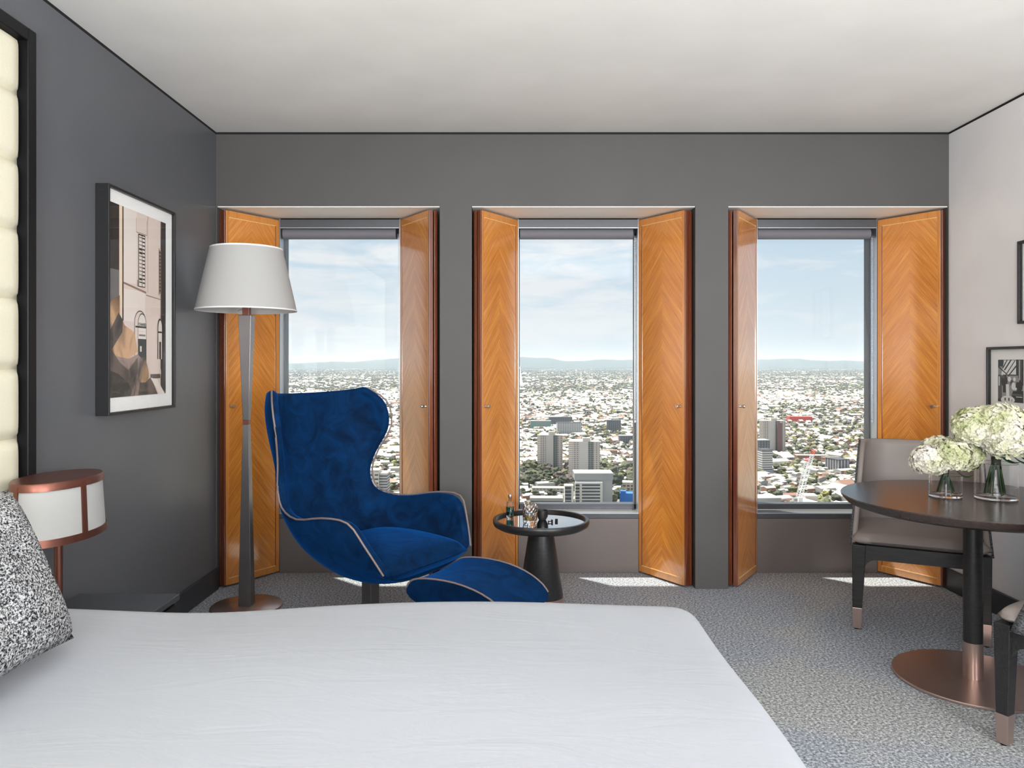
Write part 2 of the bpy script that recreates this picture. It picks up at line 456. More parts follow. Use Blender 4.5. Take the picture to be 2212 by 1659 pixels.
# black strips put in for the shade line between walls and ceiling
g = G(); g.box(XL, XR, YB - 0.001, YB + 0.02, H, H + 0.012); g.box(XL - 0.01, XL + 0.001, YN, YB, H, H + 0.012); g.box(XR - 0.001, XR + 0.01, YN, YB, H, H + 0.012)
struct(g.build('trim_4', M_gap), 'black strip standing in for shade under the ceiling')
g = G(); g.box(XL, XL + 0.016, YN, YB + 0.0, 0, 0.124, 0.003)
struct(g.build('baseboard_left', M_base), 'dark skirting board')
g = G(); g.box(XR - 0.016, XR, YN, YB + 0.0, 0, 0.124, 0.003)
struct(g.build('baseboard_right', M_base), 'dark skirting board')

for i, c in enumerate(WC):
    w = bpy.data.objects.new('window_%d' % (i + 1), None); COL.objects.link(w); w.location = (c, YW, 0); struct(w, 'tall narrow window')
    g = G()
    g.box(-HW, -HW + 0.012, 0.085, 0.15, ZG0 - 0.03, ZG1 + 0.02); g.box(HW - 0.012, HW, 0.085, 0.15, ZG0 - 0.03, ZG1 + 0.02)
    g.box(-HW, HW, 0.085, 0.15, ZG0 - 0.035, ZG0, 0.003); g.box(-HW, HW, 0.085, 0.15, ZG1 - 0.005, ZG1 + 0.02)
    g.build('window_frame', M_alu, w)
    g = G(); g.box(-HW, -HW + 0.004, 0.0, 0.085, ZS, ZH - 0.01); g.box(HW - 0.004, HW, 0.0, 0.085, ZS, ZH - 0.01)
    g.build('reveal_lining', M_alu_light, w)
    G().box(-HW + 0.01, HW - 0.01, 0.118, 0.124, ZG0 - 0.002, ZG1).build('window_pane', M_pane, w)
    G().box(-HW, HW, -0.012, 0.088, ZS - 0.006, ZS, 0.002).build('window_sill', M_alu_light, w)
    g = G(); g.box(-HW, HW, -0.008, 0.01, ZS - 0.034, ZS - 0.006, 0.002)
    g.build('sill_edge', M_alu, w)
    G().box(-HW, HW, -0.006, 0.008, 0.0, ZS - 0.036, 0.003).build('lower_panel', M_panel, w)
    G().box(-HW, HW, 0.004, 0.012, ZS - 0.04, ZS - 0.03).build('panel_gap', M_gap, w)

WN = ('left', 'middle', 'right')
for i, c in enumerate(WC):
    b = thing('roller_blind', 'grey roller blind rolled up at the head of the %s window' % WN[i], 'blind', (c, YW, 0))
    G().box(-HW + 0.003, HW - 0.003, -0.002, 0.05, 2.145, ZH - 0.012, 0.002).build('headbox', M_alu, b)
    G().box(-HW + 0.006, HW - 0.006, -0.004, 0.006, 2.139, 2.145).build('headbox_lip', M_alu_light, b)
    g = G()
    pr = [(0.033 * math.cos(a), 2.112 + 0.033 * math.sin(a)) for a in [2 * math.pi * k / 24 for k in range(24)]]
    g.prism([(0.045 + p[0], p[1]) for p in pr], -HW + 0.012, HW - 0.03, axis='x')
    g.build('fabric_roll', M_blind, b, smooth=True)
    G().box(-HW + 0.012, HW - 0.03, 0.070, 0.076, 2.088, 2.112).build('hem_bar', M_blind, b)
    g = G(); ct = HW - 0.016
    for dx in (0.0, 0.008):
        for k in range(120): 
            z = 0.95 + k * 0.0095
            g.box(ct + dx - 0.0022, ct + dx + 0.0022, 0.040, 0.0445, z, z + 0.006)
        g.box(ct + dx - 0.0006, ct + dx + 0.0006, 0.0418, 0.043, 0.94, 2.10)
    g.box(ct - 0.002, ct + 0.010, 0.040, 0.045, 0.93, 0.942)
    g.build('bead_chain', M_alu_light, b)

# ------------------------------------------------------------------ timber shutters
def shutter(c, side, label):
    far = Vector((c + side * HW, YW - 0.006, 0)); near = Vector((c + side * 0.592, 4.332, 0))
    d = near - far; L = d.length; ang = math.atan2(d.y, d.x)
    t = thing('timber_shutter', label, 'shutter', far, ang)
    # local x: hinge to free edge; visible face on local y = 0 side, thickness goes outwards (sy)
    sy = -1 if side < 0 else 1           # direction away from the window centre in local y
    z0, z1, T = 0.012, 2.188, 0.026
    def yb(a, b): return (min(a * sy, b * sy), max(a * sy, b * sy))
    sw = 0.030
    ya, ybb = yb(0.002, T)
    G().box(sw, L - sw, ya, ybb, z0 + 0.04, z1 - 0.04).build('veneer_panel', M_veneer, t)
    ya, ybb = yb(0.0, T)
    g = G()
    g.box(0, sw, ya, ybb, z0, z1, 0.002); g.build('hinge_stile', M_stile, t)
    G().box(L - sw, L - 0.012, ya, ybb, z0, z1, 0.002).build('free_stile', M_stile, t)
    G().box(L - 0.012, L, ya, ybb, z0, z1, 0.002).build('edge_strip', M_stile_dark, t)
    G().box(sw, L - sw, ya, ybb, z0, z0 + 0.04).build('bottom_rail', M_stile, t)
    G().box(sw, L - sw, ya, ybb, z1 - 0.04, z1).build('top_rail', M_stile, t)
    ya, ybb = yb(-0.0015, 0.01)
    G().box(sw, L - sw, ya, ybb, z0 + 0.038, z0 + 0.0415).build('inlay', M_inlay, t)
    G().box(sw, L - sw, ya, ybb, z1 - 0.0415, z1 - 0.038).build('inlay', M_inlay, t)
    ya, ybb = yb(-0.0006, 0.01)
    G().box(sw - 0.004, sw, ya, ybb, z0 + 0.04, z1 - 0.04).build('inlay', M_stile_dark, t)
    # second leaf folded behind
    ya, ybb = yb(T + 0.010, T + 0.030)
    G().box(0.02, L - 0.004, ya, ybb, z0, z1, 0.002).build('folded_leaf', M_stile_dark, t)
    # knob
    kx, kz = L - 0.045, 1.050
    g = G()
    prof = [(0.0, 0.0), (0.0085, 0.0), (0.0065, 0.006), (0.0055, 0.012), (0.0085, 0.018), (0.0105, 0.024), (0.0105, 0.028), (0.009, 0.030), (0.0, 0.030)]
    g.lathe(prof, 20, cap=False)
    k = g.build('knob', M_steel, t, smooth=True)
    k.location = (kx, 0, kz); k.rotation_euler = (R(90) * sy, 0, 0)
    return t
for i, c in enumerate(WC):
    for side, sn in ((-1, 'left'), (1, 'right')):
        shutter(c, side, 'open chevron-veneered timber shutter on the %s side of the %s window' % (sn, WN[i]))

# ------------------------------------------------------------------ bed
bed = thing('bed', 'wide bed made up under the white duvet in the foreground', 'bed', (-0.58, 1.13, 0))
G().box(-1.02, 1.00, -0.93, 0.93, 0.10, 0.30, 0.01).build('bed_base', M_boucle, bed)
G().box(-1.04, 1.02, -0.95, 0.95, 0.30, 0.53, 0.04, 3).build('mattress', M_pillow, bed, smooth=True)
for sx in (-0.95, 0.93):
    for sy in (-0.85, 0.85):
        G().lathe([(0.025, 0), (0.03, 0.10)], 16, (sx, sy)).build('leg', M_black, bed)

random.seed(3)
def dz_bed(x, y):
    return (0.006 * math.sin(3.1 * x + 1.2 * y) + 0.005 * math.sin(5.3 * x - 2.1 * y + 1.0) + 0.004 * math.sin(9 * y + 2 * x)
            + 0.010 * math.exp(-((x - 0.15) ** 2 + (y - 2.0) ** 2) / 0.15) - 0.008 * math.exp(-((x + 0.85) ** 2 + (y - 2.1) ** 2) / 0.06))
X0, X1, Y0, Y1, ZT = -1.630, 0.520, 0.14, 2.135, 0.628
rows = []
nx, ny = 90, 80
def hang(t, n):
    """parameter index to (inward position 0..1, drop) with rounded shoulder"""
    return t
prof = [(-0.012, -0.40), (-0.006, -0.25), (0.0, -0.12), (0.002, -0.06), (0.010, -0.030), (0.026, -0.011), (0.055, -0.002)]
xa = [X0 + 0.02 * 0 + p[0] for p in prof]; ya_ = [Y0 + p[0] for p in prof]
us = [(X0 + p[0], p[1]) for p in prof] + [(X0 + 0.08 + (X1 - X0 - 0.16) * k / nx, 0.0) for k in range(nx + 1)] + [(X1 - p[0], p[1]) for p in prof[::-1]]
vs_ = [(Y0 + p[0], p[1]) for p in prof] + [(Y0 + 0.08 + (Y1 - Y0 - 0.16) * k / ny, 0.0) for k in range(ny + 1)] + [(Y1 - p[0], p[1]) for p in prof[::-1]]
CR = 0.09
for (y, dy) in vs_:
    r = []
    for (x, dx) in us:
        px, py, dz = x, y, min(dx, dy)
        # round the plan corners
        for cxn, sx in ((X0 + CR, -1), (X1 - CR, 1)):
            for cyn, sy in ((Y0 + CR, -1), (Y1 - CR, 1)):
                ex, ey = (px - cxn) * sx, (py - cyn) * sy
                if ex > 0 and ey > 0:
                    m_ = max(ex, ey); q = math.hypot(ex, ey)
                    if q > 1e-6:
                        px = cxn + sx * ex * m_ / q; py = cyn + sy * ey * m_ / q
        fold = 0.0
        if dz < -0.05:
            s_ = (px * 1.0 + py * 1.7)
            fold = 0.010 * math.sin(s_ * 21) * min(1, -dz / 0.3)
            px += fold * (1 if px > 0 else -1) * 0.5; py += fold * 0.5
        r.append((px, py, ZT + dz + (dz_bed(px, py) if dz > -0.1 else 0)))
    rows.append(r)
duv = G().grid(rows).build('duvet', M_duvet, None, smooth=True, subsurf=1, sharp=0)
tag(duv, 'smooth white duvet spread over the bed in the foreground', 'duvet')

def cushion(name, m, w, h, th, parent=None, n=22, pinch=0.10, seed=1):
    rnd = random.Random(seed); g = G(); top = []; bot = []
    for j in range(n + 1):
        ra, rb = [], []
        for i in range(n + 1):
            a = -1 + 2 * i / n; b = -1 + 2 * j / n
            sh = (1 - pinch * (1 - b * b) * abs(a) ** 3 * 0.6)
            sv = (1 - pinch * (1 - a * a) * abs(b) ** 3 * 0.6)
            x = w / 2 * a * sh; z = h / 2 * b * sv
            t = th / 2 * ((1 - a ** 4) * (1 - b ** 4)) ** 0.55 + 0.004 * math.sin(9 * a + 3 * b) * (1 - a * a) * (1 - b * b)
            ra.append((x, -t, z)); rb.append((x, t + 1e-5, z))
        top.append(ra); bot.append(rb)
    g.grid(top); g.grid(bot)
    bmesh.ops.remove_doubles(g.bm, verts=g.bm.verts, dist=0.0004)
    return g.build(name, m, parent, smooth=True, sharp=0)
cu = cushion('cushion', M_tweed, 0.50, 0.385, 0.14, seed=4)
# local x -> world Y (along the headboard), local z up, leaning back towards the headboard
cu.matrix_world = Matrix.Translation((-1.115, 1.525, 0.640 + 0.186)) @ Matrix.Rotation(R(-24), 4, 'Y') @ Matrix.Rotation(R(90), 4, 'Z') @ Matrix.Rotation(R(0), 4, 'Y')
tag(cu, 'black and white tweed cushion leaning up on the white bed', 'cushion')
pl = cushion('pillow', M_pillow, 0.72, 0.36, 0.16, seed=7)
pl.matrix_world = Matrix.Translation((-1.345, 1.60, 0.635 + 0.175)) @ Matrix.Rotation(R(-22), 4, 'Y') @ Matrix.Rotation(R(90), 4, 'Z')
tag(pl, 'white pillow propped between tweed cushion and headboard', 'pillow')

# ------------------------------------------------------------------ headboard
hb = thing('headboard', 'tall cream leather headboard in a black frame', 'headboard', (XL, 2.60, 0))
g = G()
g.box(0.001, 0.058, -0.045, 0.0, 0.02, 2.445, 0.004)
g.box(0.001, 0.058, -2.95, -2.905, 0.02, 2.445, 0.004)
g.box(0.001, 0.058, -2.905, -0.045, 2.40, 2.445, 0.004)
g.build('frame', M_black, hb)
G().box(0.001, 0.010, -2.905, -0.045, 0.02, 2.40).build('backing', M_black, hb)
zz = 2.402
k = 0
seams = [2.402, 2.215, 1.982, 1.752, 1.518, 1.280, 1.045, 0.81, 0.575, 0.34, 0.105]
for a, b in zip(seams, seams[1:]):
    g = G(); n = 12; rws = []
    ys = [-2.905 + 0.0, -2.90, -2.88, -2.84] + [-2.8 + 2.65 * q / 10 for q in range(11)] + [-0.115, -0.078, -0.056, -0.048, -0.045]
    for j in range(n + 1):
        s_ = -1 + 2 * j / n
        row = []
        for y in ys:
            e_ = min(1, min(y + 2.905, -0.045 - y) / 0.05)
            bul = 0.018 + 0.030 * (1 - abs(s_) ** 7) ** 0.5 * (1 - (1 - max(0, e_)) ** 2.2)
            row.append((bul, y, (a + b) / 2 + s_ * (a - b) / 2))
        rws.append(row)
    g.grid(rws).build('padded_panel', M_cream, hb, smooth=True, sharp=0)

# ------------------------------------------------------------------ nightstand and its lamp
ns = thing('nightstand', 'dark grey nightstand against the left wall behind the bed', 'nightstand', (-1.48, 2.56, 0))
G().box(-0.162, 0.222, -0.29, 0.285, 0.405, 0.428, 0.004).build('top', M_stone, ns)
G().box(-0.160, 0.205, -0.275, 0.270, 0.06, 0.404, 0.004).build('body', M_black, ns)
G().box(0.205, 0.218, -0.268, 0.262, 0.235, 0.395, 0.003).build('drawer', M_wood_black, ns)
G().box(0.205, 0.218, -0.268, 0.262, 0.070, 0.228, 0.003).build('drawer', M_wood_black, ns)
G().box(-0.155, 0.18, -0.25, 0.25, 0.0, 0.06).build('plinth', M_black, ns)

tl = thing('table_lamp', 'bedside lamp with an oval white shade in copper bronze frame', 'lamp', (-1.512, 2.50, 0.4285))
G().lathe([(0.0, 0.0), (0.085, 0.0), (0.085, 0.008), (0.08, 0.012), (0.0, 0.012)], 40, cap=False).build('base', M_bronze, tl, smooth=True)
G().lathe([(0.013, 0.01), (0.013, 0.45)], 20).build('stem', M_bronze, tl, smooth=True)
zb, zt = 0.727 - 0.4285, 0.921 - 0.4285
AX, AY = 0.112, 0.182
def oval(sc, z, off=0.0, n=64): return [((AX * sc + off) * math.cos(2 * math.pi * i / n), (AY * sc + off) * math.sin(2 * math.pi * i / n), z) for i in range(n)]
def oval_strip(name, m, specs, parent, cap=None):
    g = G(); rings = [[g.bm.verts.new(p) for p in oval(sc, z, off)] for sc, z, off in specs]
    n = 64
    for a, b in zip(rings, rings[1:]):
        for i in range(n): g.bm.faces.new((a[i], a[(i + 1) % n], b[(i + 1) % n], b[i]))
    if cap == 'top': g.bm.faces.new(rings[-1])
    return g.build(name, m, parent, smooth=True)
oval_strip('lamp_shade', M_shade, [(1.085, zb + 0.004, -0.003), (1.0, zt - 0.004, -0.003)], tl)
oval_strip('bottom_rim', M_bronze, [(1.065, zb + 0.02, -0.008), (1.085, zb - 0.002, -0.006), (1.085, zb - 0.002, 0.001), (1.077, zb + 0.022, 0.001), (1.065, zb + 0.02, -0.008)], tl)
oval_strip('top_rim', M_bronze, [(1.008, zt - 0.022, -0.006), (1.008, zt - 0.022, 0.001), (1.0, zt - 0.002, 0.001), (0.99, zt + 0.003, -0.001)], tl, 'top')
for deg in (-14, -102, 166, 76):
    g = G(); a = R(deg); hw = R(3.2) if abs(math.cos(a)) > 0.4 else R(4)
    pts = []
    for z, sc in ((zb + 0.004, 1.083), (zt - 0.006, 1.002)):
        for da in (-1, 0, 1):
            aa = a + da * hw
            for off in (-0.005, 0.0022):
                pts.append(((AX * sc + off) * math.cos(aa), (AY * sc + off) * math.sin(aa), z))
    V = [g.bm.verts.new(p) for p in pts]
    # outer strip and inner strip
    for (i, j) in ((0, 2), (2, 4)):
        g.bm.faces.new((V[i + 1], V[j + 1], V[j + 7], V[i + 7])); g.bm.faces.new((V[i], V[j], V[j + 6], V[i + 6]))
    g.bm.faces.new((V[0], V[1], V[7], V[6])); g.bm.faces.new((V[4], V[5], V[11], V[10]))
    g.build('shade_rib', M_bronze, tl, smooth=True)

# ------------------------------------------------------------------ framed art
def frame_box(root, wd, ht, depth, lip, m):
    """frame lying in the local x (width) / z (height) plane, front towards local -y"""
    g = G()
    g.box(0, lip, -depth, 0, 0, ht, 0.0015); g.box(wd - lip, wd, -depth, 0, 0, ht, 0.0015)
    g.box(lip, wd - lip, -depth, 0, 0, lip, 0.0015); g.box(lip, wd - lip, -depth, 0, ht - lip, ht, 0.0015)
    g.build('frame', m, root)
def flat(name, rects, mats, root, y, x0, z0, w, h, eps=0.00025):
    """flat printed picture: polygons in 0..1 coordinates (x right, y down), painted in order"""
    g = G()
    for k, (mi, pts) in enumerate(rects):
        g.poly([(x0 + w * a, y - eps * k * 0.12, z0 + h * (1 - b)) for a, b in pts], mi)
    return g.build(name, mats, root, fix=False)
def R4(a0, b0, a1, b1): return [(a0, b1), (a1, b1), (a1, b0), (a0, b0)]

pic = thing('framed_picture', 'black framed sepia photograph of a shopfront on the dark grey wall', 'picture', (XL + 0.001, 3.067, 1.085), R(90))
frame_box(pic, 0.612, 0.953, 0.055, 0.012, M_frame)
G().box(0.010, 0.602, -0.040, -0.036, 0.010, 0.943).build('mount', M_mat_board, pic)
def flatmat(n, c): return mat(n, c, 0.45, spec=0.3)
PM = [flatmat('print_brown', (0.030, 0.022, 0.018)), flatmat('print_shadow', (0.085, 0.058, 0.045)), flatmat('print_cream', (0.82, 0.66, 0.50)),
      flatmat('print_wall', (0.74, 0.62, 0.55)), flatmat('print_wall_light', (0.80, 0.72, 0.66)), flatmat('print_black', (0.012, 0.010, 0.010)),
      flatmat('print_tan', (0.42, 0.25, 0.14)), flatmat('print_mauve', (0.22, 0.15, 0.13)), flatmat('print_line', (0.30, 0.19, 0.14)), flatmat('print_grey', (0.16, 0.15, 0.15))]
rc = [(3, R4(0, 0, 1, 1)), (0, R4(0, 0, .157, .34)), (9, R4(0, .34, .157, 1)), (2, R4(.157, 0, .205, .62)), (1, R4(.205, 0, .228, .60)), (4, R4(.228, 0, .45, .395)),  # grey lower left column is a reflection put into the print colour
      (4, R4(.228, .43, .60, .60)), (0, R4(.915, 0, 1, 1)), (1, R4(.895, .0, .915, 1)),
      (8, [(.228, .405), (.228, .395), (.62, .425), (.62, .437)]), (8, [(.62, .447), (.62, .441), (.9, .452), (.9, .457)]),
      (8, R4(.645, 0, .650, .43)), (8, R4(.44, .03, .445, .11)), (8, R4(.44, .108, .63, .112)), (8, R4(.63, .03, .634, .11)),
      (5, R4(.475, .115, .60, .405)), (4, R4(.487, .122, .593, .40))]
for q in range(13):
    b0 = .130 + q * .0205
    rc.append((5 if q in (3, 4, 12, 11) else 8, R4(.49, b0, .54, b0 + (.012 if q in (3, 4, 11) else .006)))); rc.append((5, R4(.55, b0, .595, b0 + .008)))
rc += [(5, R4(.538, .12, .545, .405)), (8, R4(.455, .37, .475, .405)), (5, R4(.86, .16, .868, .43)), (8, R4(.868, .17, .895, .42))]
for q in range(12): rc.append((5, R4(.868, .18 + q * .02, .895, .186 + q * .02)))
def arch(cx, hw, top, spring, bot, n=12):
    return [(cx - hw, bot), (cx + hw, bot), (cx + hw, spring)] + [(cx + hw * math.cos(math.pi * k / n), spring - (spring - top) * math.sin(math.pi * k / n)) for k in range(1, n)] + [(cx - hw, spring)]
rc += [(5, arch(.508, .103, .535, .60, .83)), (3, arch(.508, .097, .540, .602, .83)), (5, arch(.540, .078, .548, .612, .83)), (4, arch(.540, .071, .554, .614, .83)),
       (5, R4(.42, .620, .615, .630)), (5, R4(.470, .69, .612, .83)), (3, R4(.48, .645, .605, .652)), (9, R4(.48, .665, .60, .675)), (3, R4(.50, .73, .53, .76)), (1, R4(.48, .79, .60, .82)),
       (5, arch(.872, .043, .565, .62, .80)), (4, arch(.880, .036, .575, .625, .80)), (5, R4(.83, .640, .915, .649)), (1, R4(.86, .70, .90, .80)),
       (6, [(0, .80), (.30, .80), (.46, .76), (.40, .655), (.24, .625), (.205, .60), (.157, .57), (.157, .47), (.06, .49), (0, .52)]),
       (1, [(0, .66), (.14, .56), (.21, .60), (.20, .66), (.02, .76), (0, .77)]), (7, [(0, 1), (.66, 1), (.66, .88), (.60, .82), (.46, .775), (.30, .80), (0, .78)]),
       (6, [(.47, .90), (.60, .80), (.655, .86), (.66, .93), (.55, .95)]),
       (1, [(0, 1), (.40, 1), (.46, .90), (.46, .79), (.30, .86), (.16, .82), (0, .74)]), (0, [(0, 1), (.38, 1), (.30, .93), (.14, .88), (0, .86)]),
       (7, [(.33, 1), (.38, 1), (.56, .82), (.53, .80)]), (1, [(.46, 1), (.83, 1), (.70, .90), (.60, .93), (.50, .93)]), (3, R4(.68, .86, .895, .89)), (1, R4(.69, .885, .88, .91)),
       (4, [(.86, 1), (.97, 1), (.82, .915), (.69, .905)])]
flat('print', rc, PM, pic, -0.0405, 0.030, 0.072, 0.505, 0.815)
def lettering(txt, size, m, root, loc, rot, ext=0.0002):
    cu_ = bpy.data.curves.new('lettering', 'FONT'); cu_.body = txt; cu_.size = size; cu_.extrude = ext; cu_.align_x = 'CENTER'
    cu_.offset = size * 0.012
    cu_.materials.append(m)
    t_ = bpy.data.objects.new('lettering', cu_); COL.objects.link(t_)
    me = bpy.data.meshes.new_from_object(t_.evaluated_get(bpy.context.evaluated_depsgraph_get()))
    bpy.data.objects.remove(t_)
    if not me.materials: me.materials.append(m)
    o = bpy.data.objects.new('lettering', me); COL.objects.link(o); o.parent = root; o.location = loc; o.rotation_euler = rot
    return o
lettering('CHANEL', 0.0185, PM[5], pic, (0.030 + 0.505 * .540, -0.0438, 0.072 + 0.815 * (1 - .618)), (R(90), 0, 0))
G().box(0.012, 0.600, -0.0475, -0.0460, 0.012, 0.941).build('glazing', M_glazing, pic)

for k_ in (1, 6, 7):
    m_ = PM[k_]; c0 = tuple(nodes(m_)[2].inputs['Base Color'].default_value)[:3]
    to_color(m_, ramp(m_, noise(m_, coords(m_, (1, 1, 0.6), (0, R(35), 0)), 11, 2, 0.5, 0.6), [(0.36, tuple(c * 0.35 for c in c0)), (0.62, tuple(min(1, c * 1.5) for c in c0))]))
BW = [flatmat('print_white', (0.75, 0.75, 0.75)), flatmat('print_jet', (0.015, 0.015, 0.015)), flatmat('print_dark_grey', (0.08, 0.08, 0.08)), flatmat('print_mid_grey', (0.28, 0.28, 0.28))]
def ell(cx, cy_, a, b, n=14): return [(cx + a * math.cos(-2 * math.pi * k / n), cy_ + b * math.sin(-2 * math.pi * k / n)) for k in range(n)]
def right_frame(y_far, z0, wd, ht, label):
    f = thing('framed_picture', label, 'picture', (XR - 0.001, y_far, z0), R(-90))
    frame_box(f, wd, ht, 0.030, 0.014, M_wood_black)
    G().box(0.012, wd - 0.012, -0.012, -0.008, 0.012, ht - 0.012).build('mount', M_mat_board, f)
    G().box(0.013, wd - 0.013, -0.0245, -0.023, 0.013, ht - 0.013).build('glazing', M_glazing, f)
    return f
fb = right_frame(3.936, 0.955, 0.336, 0.430, 'dark framed black and white cafe photograph behind the hydrangeas')
rc = [(3, R4(0, 0, 1, 1)), (1, R4(0, 0, .22, .16)), (0, [(.25, .02), (.12, .38), (.75, .36), (.95, .02)]), (1, [(.50, 0), (.56, 0), (.28, .26), (.24, .24)]), (1, [(.36, 0), (.40, 0), (.20, .22), (.18, .18)]),
      (1, [(.66, .02), (.70, .02), (.34, .36), (.30, .36)]), (1, [(.78, .08), (.80, .12), (.42, .40), (.40, .38)]), (1, [(0, .14), (.34, .32), (.34, .35), (0, .18)]), (1, R4(.72, 0, .80, .36)), (2, R4(.80, 0, .93, .50)), (0, R4(.84, .02, .86, .55)), (1, R4(.93, 0, 1, .6)),
      (1, R4(.30, .35, .80, .375)), (2, R4(0, .36, .16, .95)), (0, R4(.03, .40, .07, .62)),
      (1, ell(.26, .50, .13, .15)), (2, ell(.22, .40, .05, .05)), (1, R4(.20, .55, .32, .78)), (0, [(.32, .58), (.44, .58), (.46, .86), (.34, .86)]),
      (0, ell(.46, .46, .07, .06)), (2, ell(.56, .55, .07, .08)), (0, ell(.62, .62, .08, .09)), (0, ell(.66, .46, .05, .05)), (1, ell(.84, .62, .13, .15)), (3, ell(.80, .48, .05, .05)), (0, ell(.70, .68, .06, .03)),
      (1, [(.5, .98), (1, .98), (1, .72), (.6, .74)]), (2, R4(.55, .80, .95, .84)), (0, R4(.72, .86, .96, .875)), (1, R4(0, .93, 1, 1)),
      (0, ell(.40, .95, .28, .10)), (1, R4(.27, .90, .32, .97)), (1, R4(.42, .90, .47, .97)), (3, R4(.54, .93, .58, .98))]
flat('print', [(m_, [(min(1, max(0, a)), min(1, max(0, b))) for a, b in p_]) for m_, p_ in rc], BW, fb, -0.0125, 0.072, 0.150, 0.192, 0.214)
fa = right_frame(3.694, 1.494, 0.336, 0.406, 'dark framed picture cut off at the right edge, higher on the wall')
flat('print', [(3, R4(0, 0, 1, 1)), (2, R4(0, .6, 1, 1)), (0, R4(.2, .1, .5, .5)), (1, R4(.55, .3, .7, .9)), (1, R4(.1, .55, .3, .95))], BW, fa, -0.0125, 0.072, 0.096, 0.192, 0.214)

# ------------------------------------------------------------------ floor lamp
fl = thing('floor_lamp', 'tall floor lamp with tapered white shade and hourglass metal post', 'lamp', (-1.415, 4.0, 0))
G().lathe([(0.0, 0), (0.183, 0), (0.185, 0.004), (0.185, 0.010), (0.180, 0.014), (0.0, 0.014)], 64, cap=False).build('base', M_bronze_br, fl, smooth=True)
zj = 1.3 - (912 - 785) * 4 / 1620
G().frustum((0, 0, 0.014), (0, 0, zj - 0.012), (0.034, 0.034), (0.0165, 0.0165), 0.002).build('post', M_lamp_metal, fl)
G().frustum((0, 0, zj + 0.012), (0, 0, 1.556), (0.0165, 0.0165), (0.034, 0.034), 0.002).build('post', M_lamp_metal, fl)
G().box(-0.0155, 0.0155, -0.0155, 0.0155, zj - 0.012, zj + 0.012).build('collar', M_bronze, fl)
G().box(-0.018, 0.018, -0.018, 0.018, 1.556, 1.60, 0.002).build('neck', M_bronze, fl)
zs0, zs1, rs0, rs1 = 1.581, 1.912, 0.258, 0.185
g = G().lathe([(rs0, zs0), (rs1, zs1)], 72, cap=False); g.build('lamp_shade', M_shade, fl, smooth=True)
g = G().lathe([(rs0 + 0.0012, zs0 - 0.001), (rs0 + 0.0016, zs0 + 0.006)], 72, cap=False)
g.build('bottom_trim', M_shade_in, fl, smooth=True)
g = G().lathe([(rs1 + 0.0016, zs1 - 0.007), (rs1 + 0.0012, zs1 + 0.001)], 72, cap=False)
g.build('top_trim', M_shade_in, fl, smooth=True)
g = G().lathe([(rs1 - 0.004, zs1 - 0.012), (0.0, zs1 - 0.012)], 72, cap=False); g.build('shade_diffuser', M_shade_in, fl, smooth=True)
g = G().lathe([(0.0, 1.60), (0.016, 1.60), (0.016, 1.66), (0.0, 1.66)], 20, cap=False); g.build('bulb_holder', M_bronze, fl, smooth=True)
g = G()
for a in (0, 120, 240): g.tube([(0.014 * math.cos(R(a)), 0.014 * math.sin(R(a)), 1.60), (0.245 * math.cos(R(a)), 0.245 * math.sin(R(a)), 1.596)], 0.0025, 6)
g.build('shade_spider', M_steel, fl)

# ------------------------------------------------------------------ blue wing chair
def catmull(P, n):
    out = []
    for i in range(len(P) - 1):
        p0 = P[max(i - 1, 0)]; p1 = P[i]; p2 = P[i + 1]; p3 = P[min(i + 2, len(P) - 1)]
        for k in range(n):
            t = k / n
            out.append(tuple(0.5 * ((2 * b) + (-a + c) * t + (2 * a - 5 * b + 4 * c - d) * t * t + (-a + 3 * b - 3 * c + d) * t ** 3) for a, b, c, d in zip(p0, p1, p2, p3)))
    out.append(tuple(P[-1]))
    return out
wc = thing('wing_chair', 'blue velvet wingback swivel chair in front of the left window', 'armchair', (-0.465, 3.445, 0), R(-32.7))
spine = [(-0.73, 1.150), (-0.705, 1.05), (-0.665, 0.92), (-0.625, 0.78), (-0.585, 0.64), (-0.52, 0.50), (-0.42, 0.385), (-0.28, 0.315), (-0.12, 0.305), (0.02, 0.335), (0.11, 0.375)]
edge = [(-0.578, 1.172, .288), (-0.492, 1.100, .355), (-0.462, 0.970, .360), (-0.510, 0.84, .310), (-0.535, 0.735, .290), (-0.495, 0.640, .300), (-0.345, 0.610, .345), (-0.16, 0.640, .368), (-0.01, 0.635, .368), (0.055, 0.54, .335), (0.115, 0.415, .285)]
K = 3
sp = catmull(spine, K); ed = catmull(edge, K)
NC = 12
rows = []
for (uc, zc), (ue, ze, w_) in zip(sp, ed):
    r = []
    for j in range(-NC, NC + 1):
        t = abs(j) / NC; a = t * math.pi / 2
        v = w_ * math.sin(a) ** 0.92 * (1 if j >= 0 else -1) if j else 0.0
        kk = 1 - math.cos(a)
        r.append((uc + (ue - uc) * kk, v, zc + (ze - zc) * kk))
    rows.append(r)
shell = G().grid(rows).build('shell', M_velvet, wc, smooth=True, subsurf=1, solid=0.042, sol_off=0.0, sharp=0)
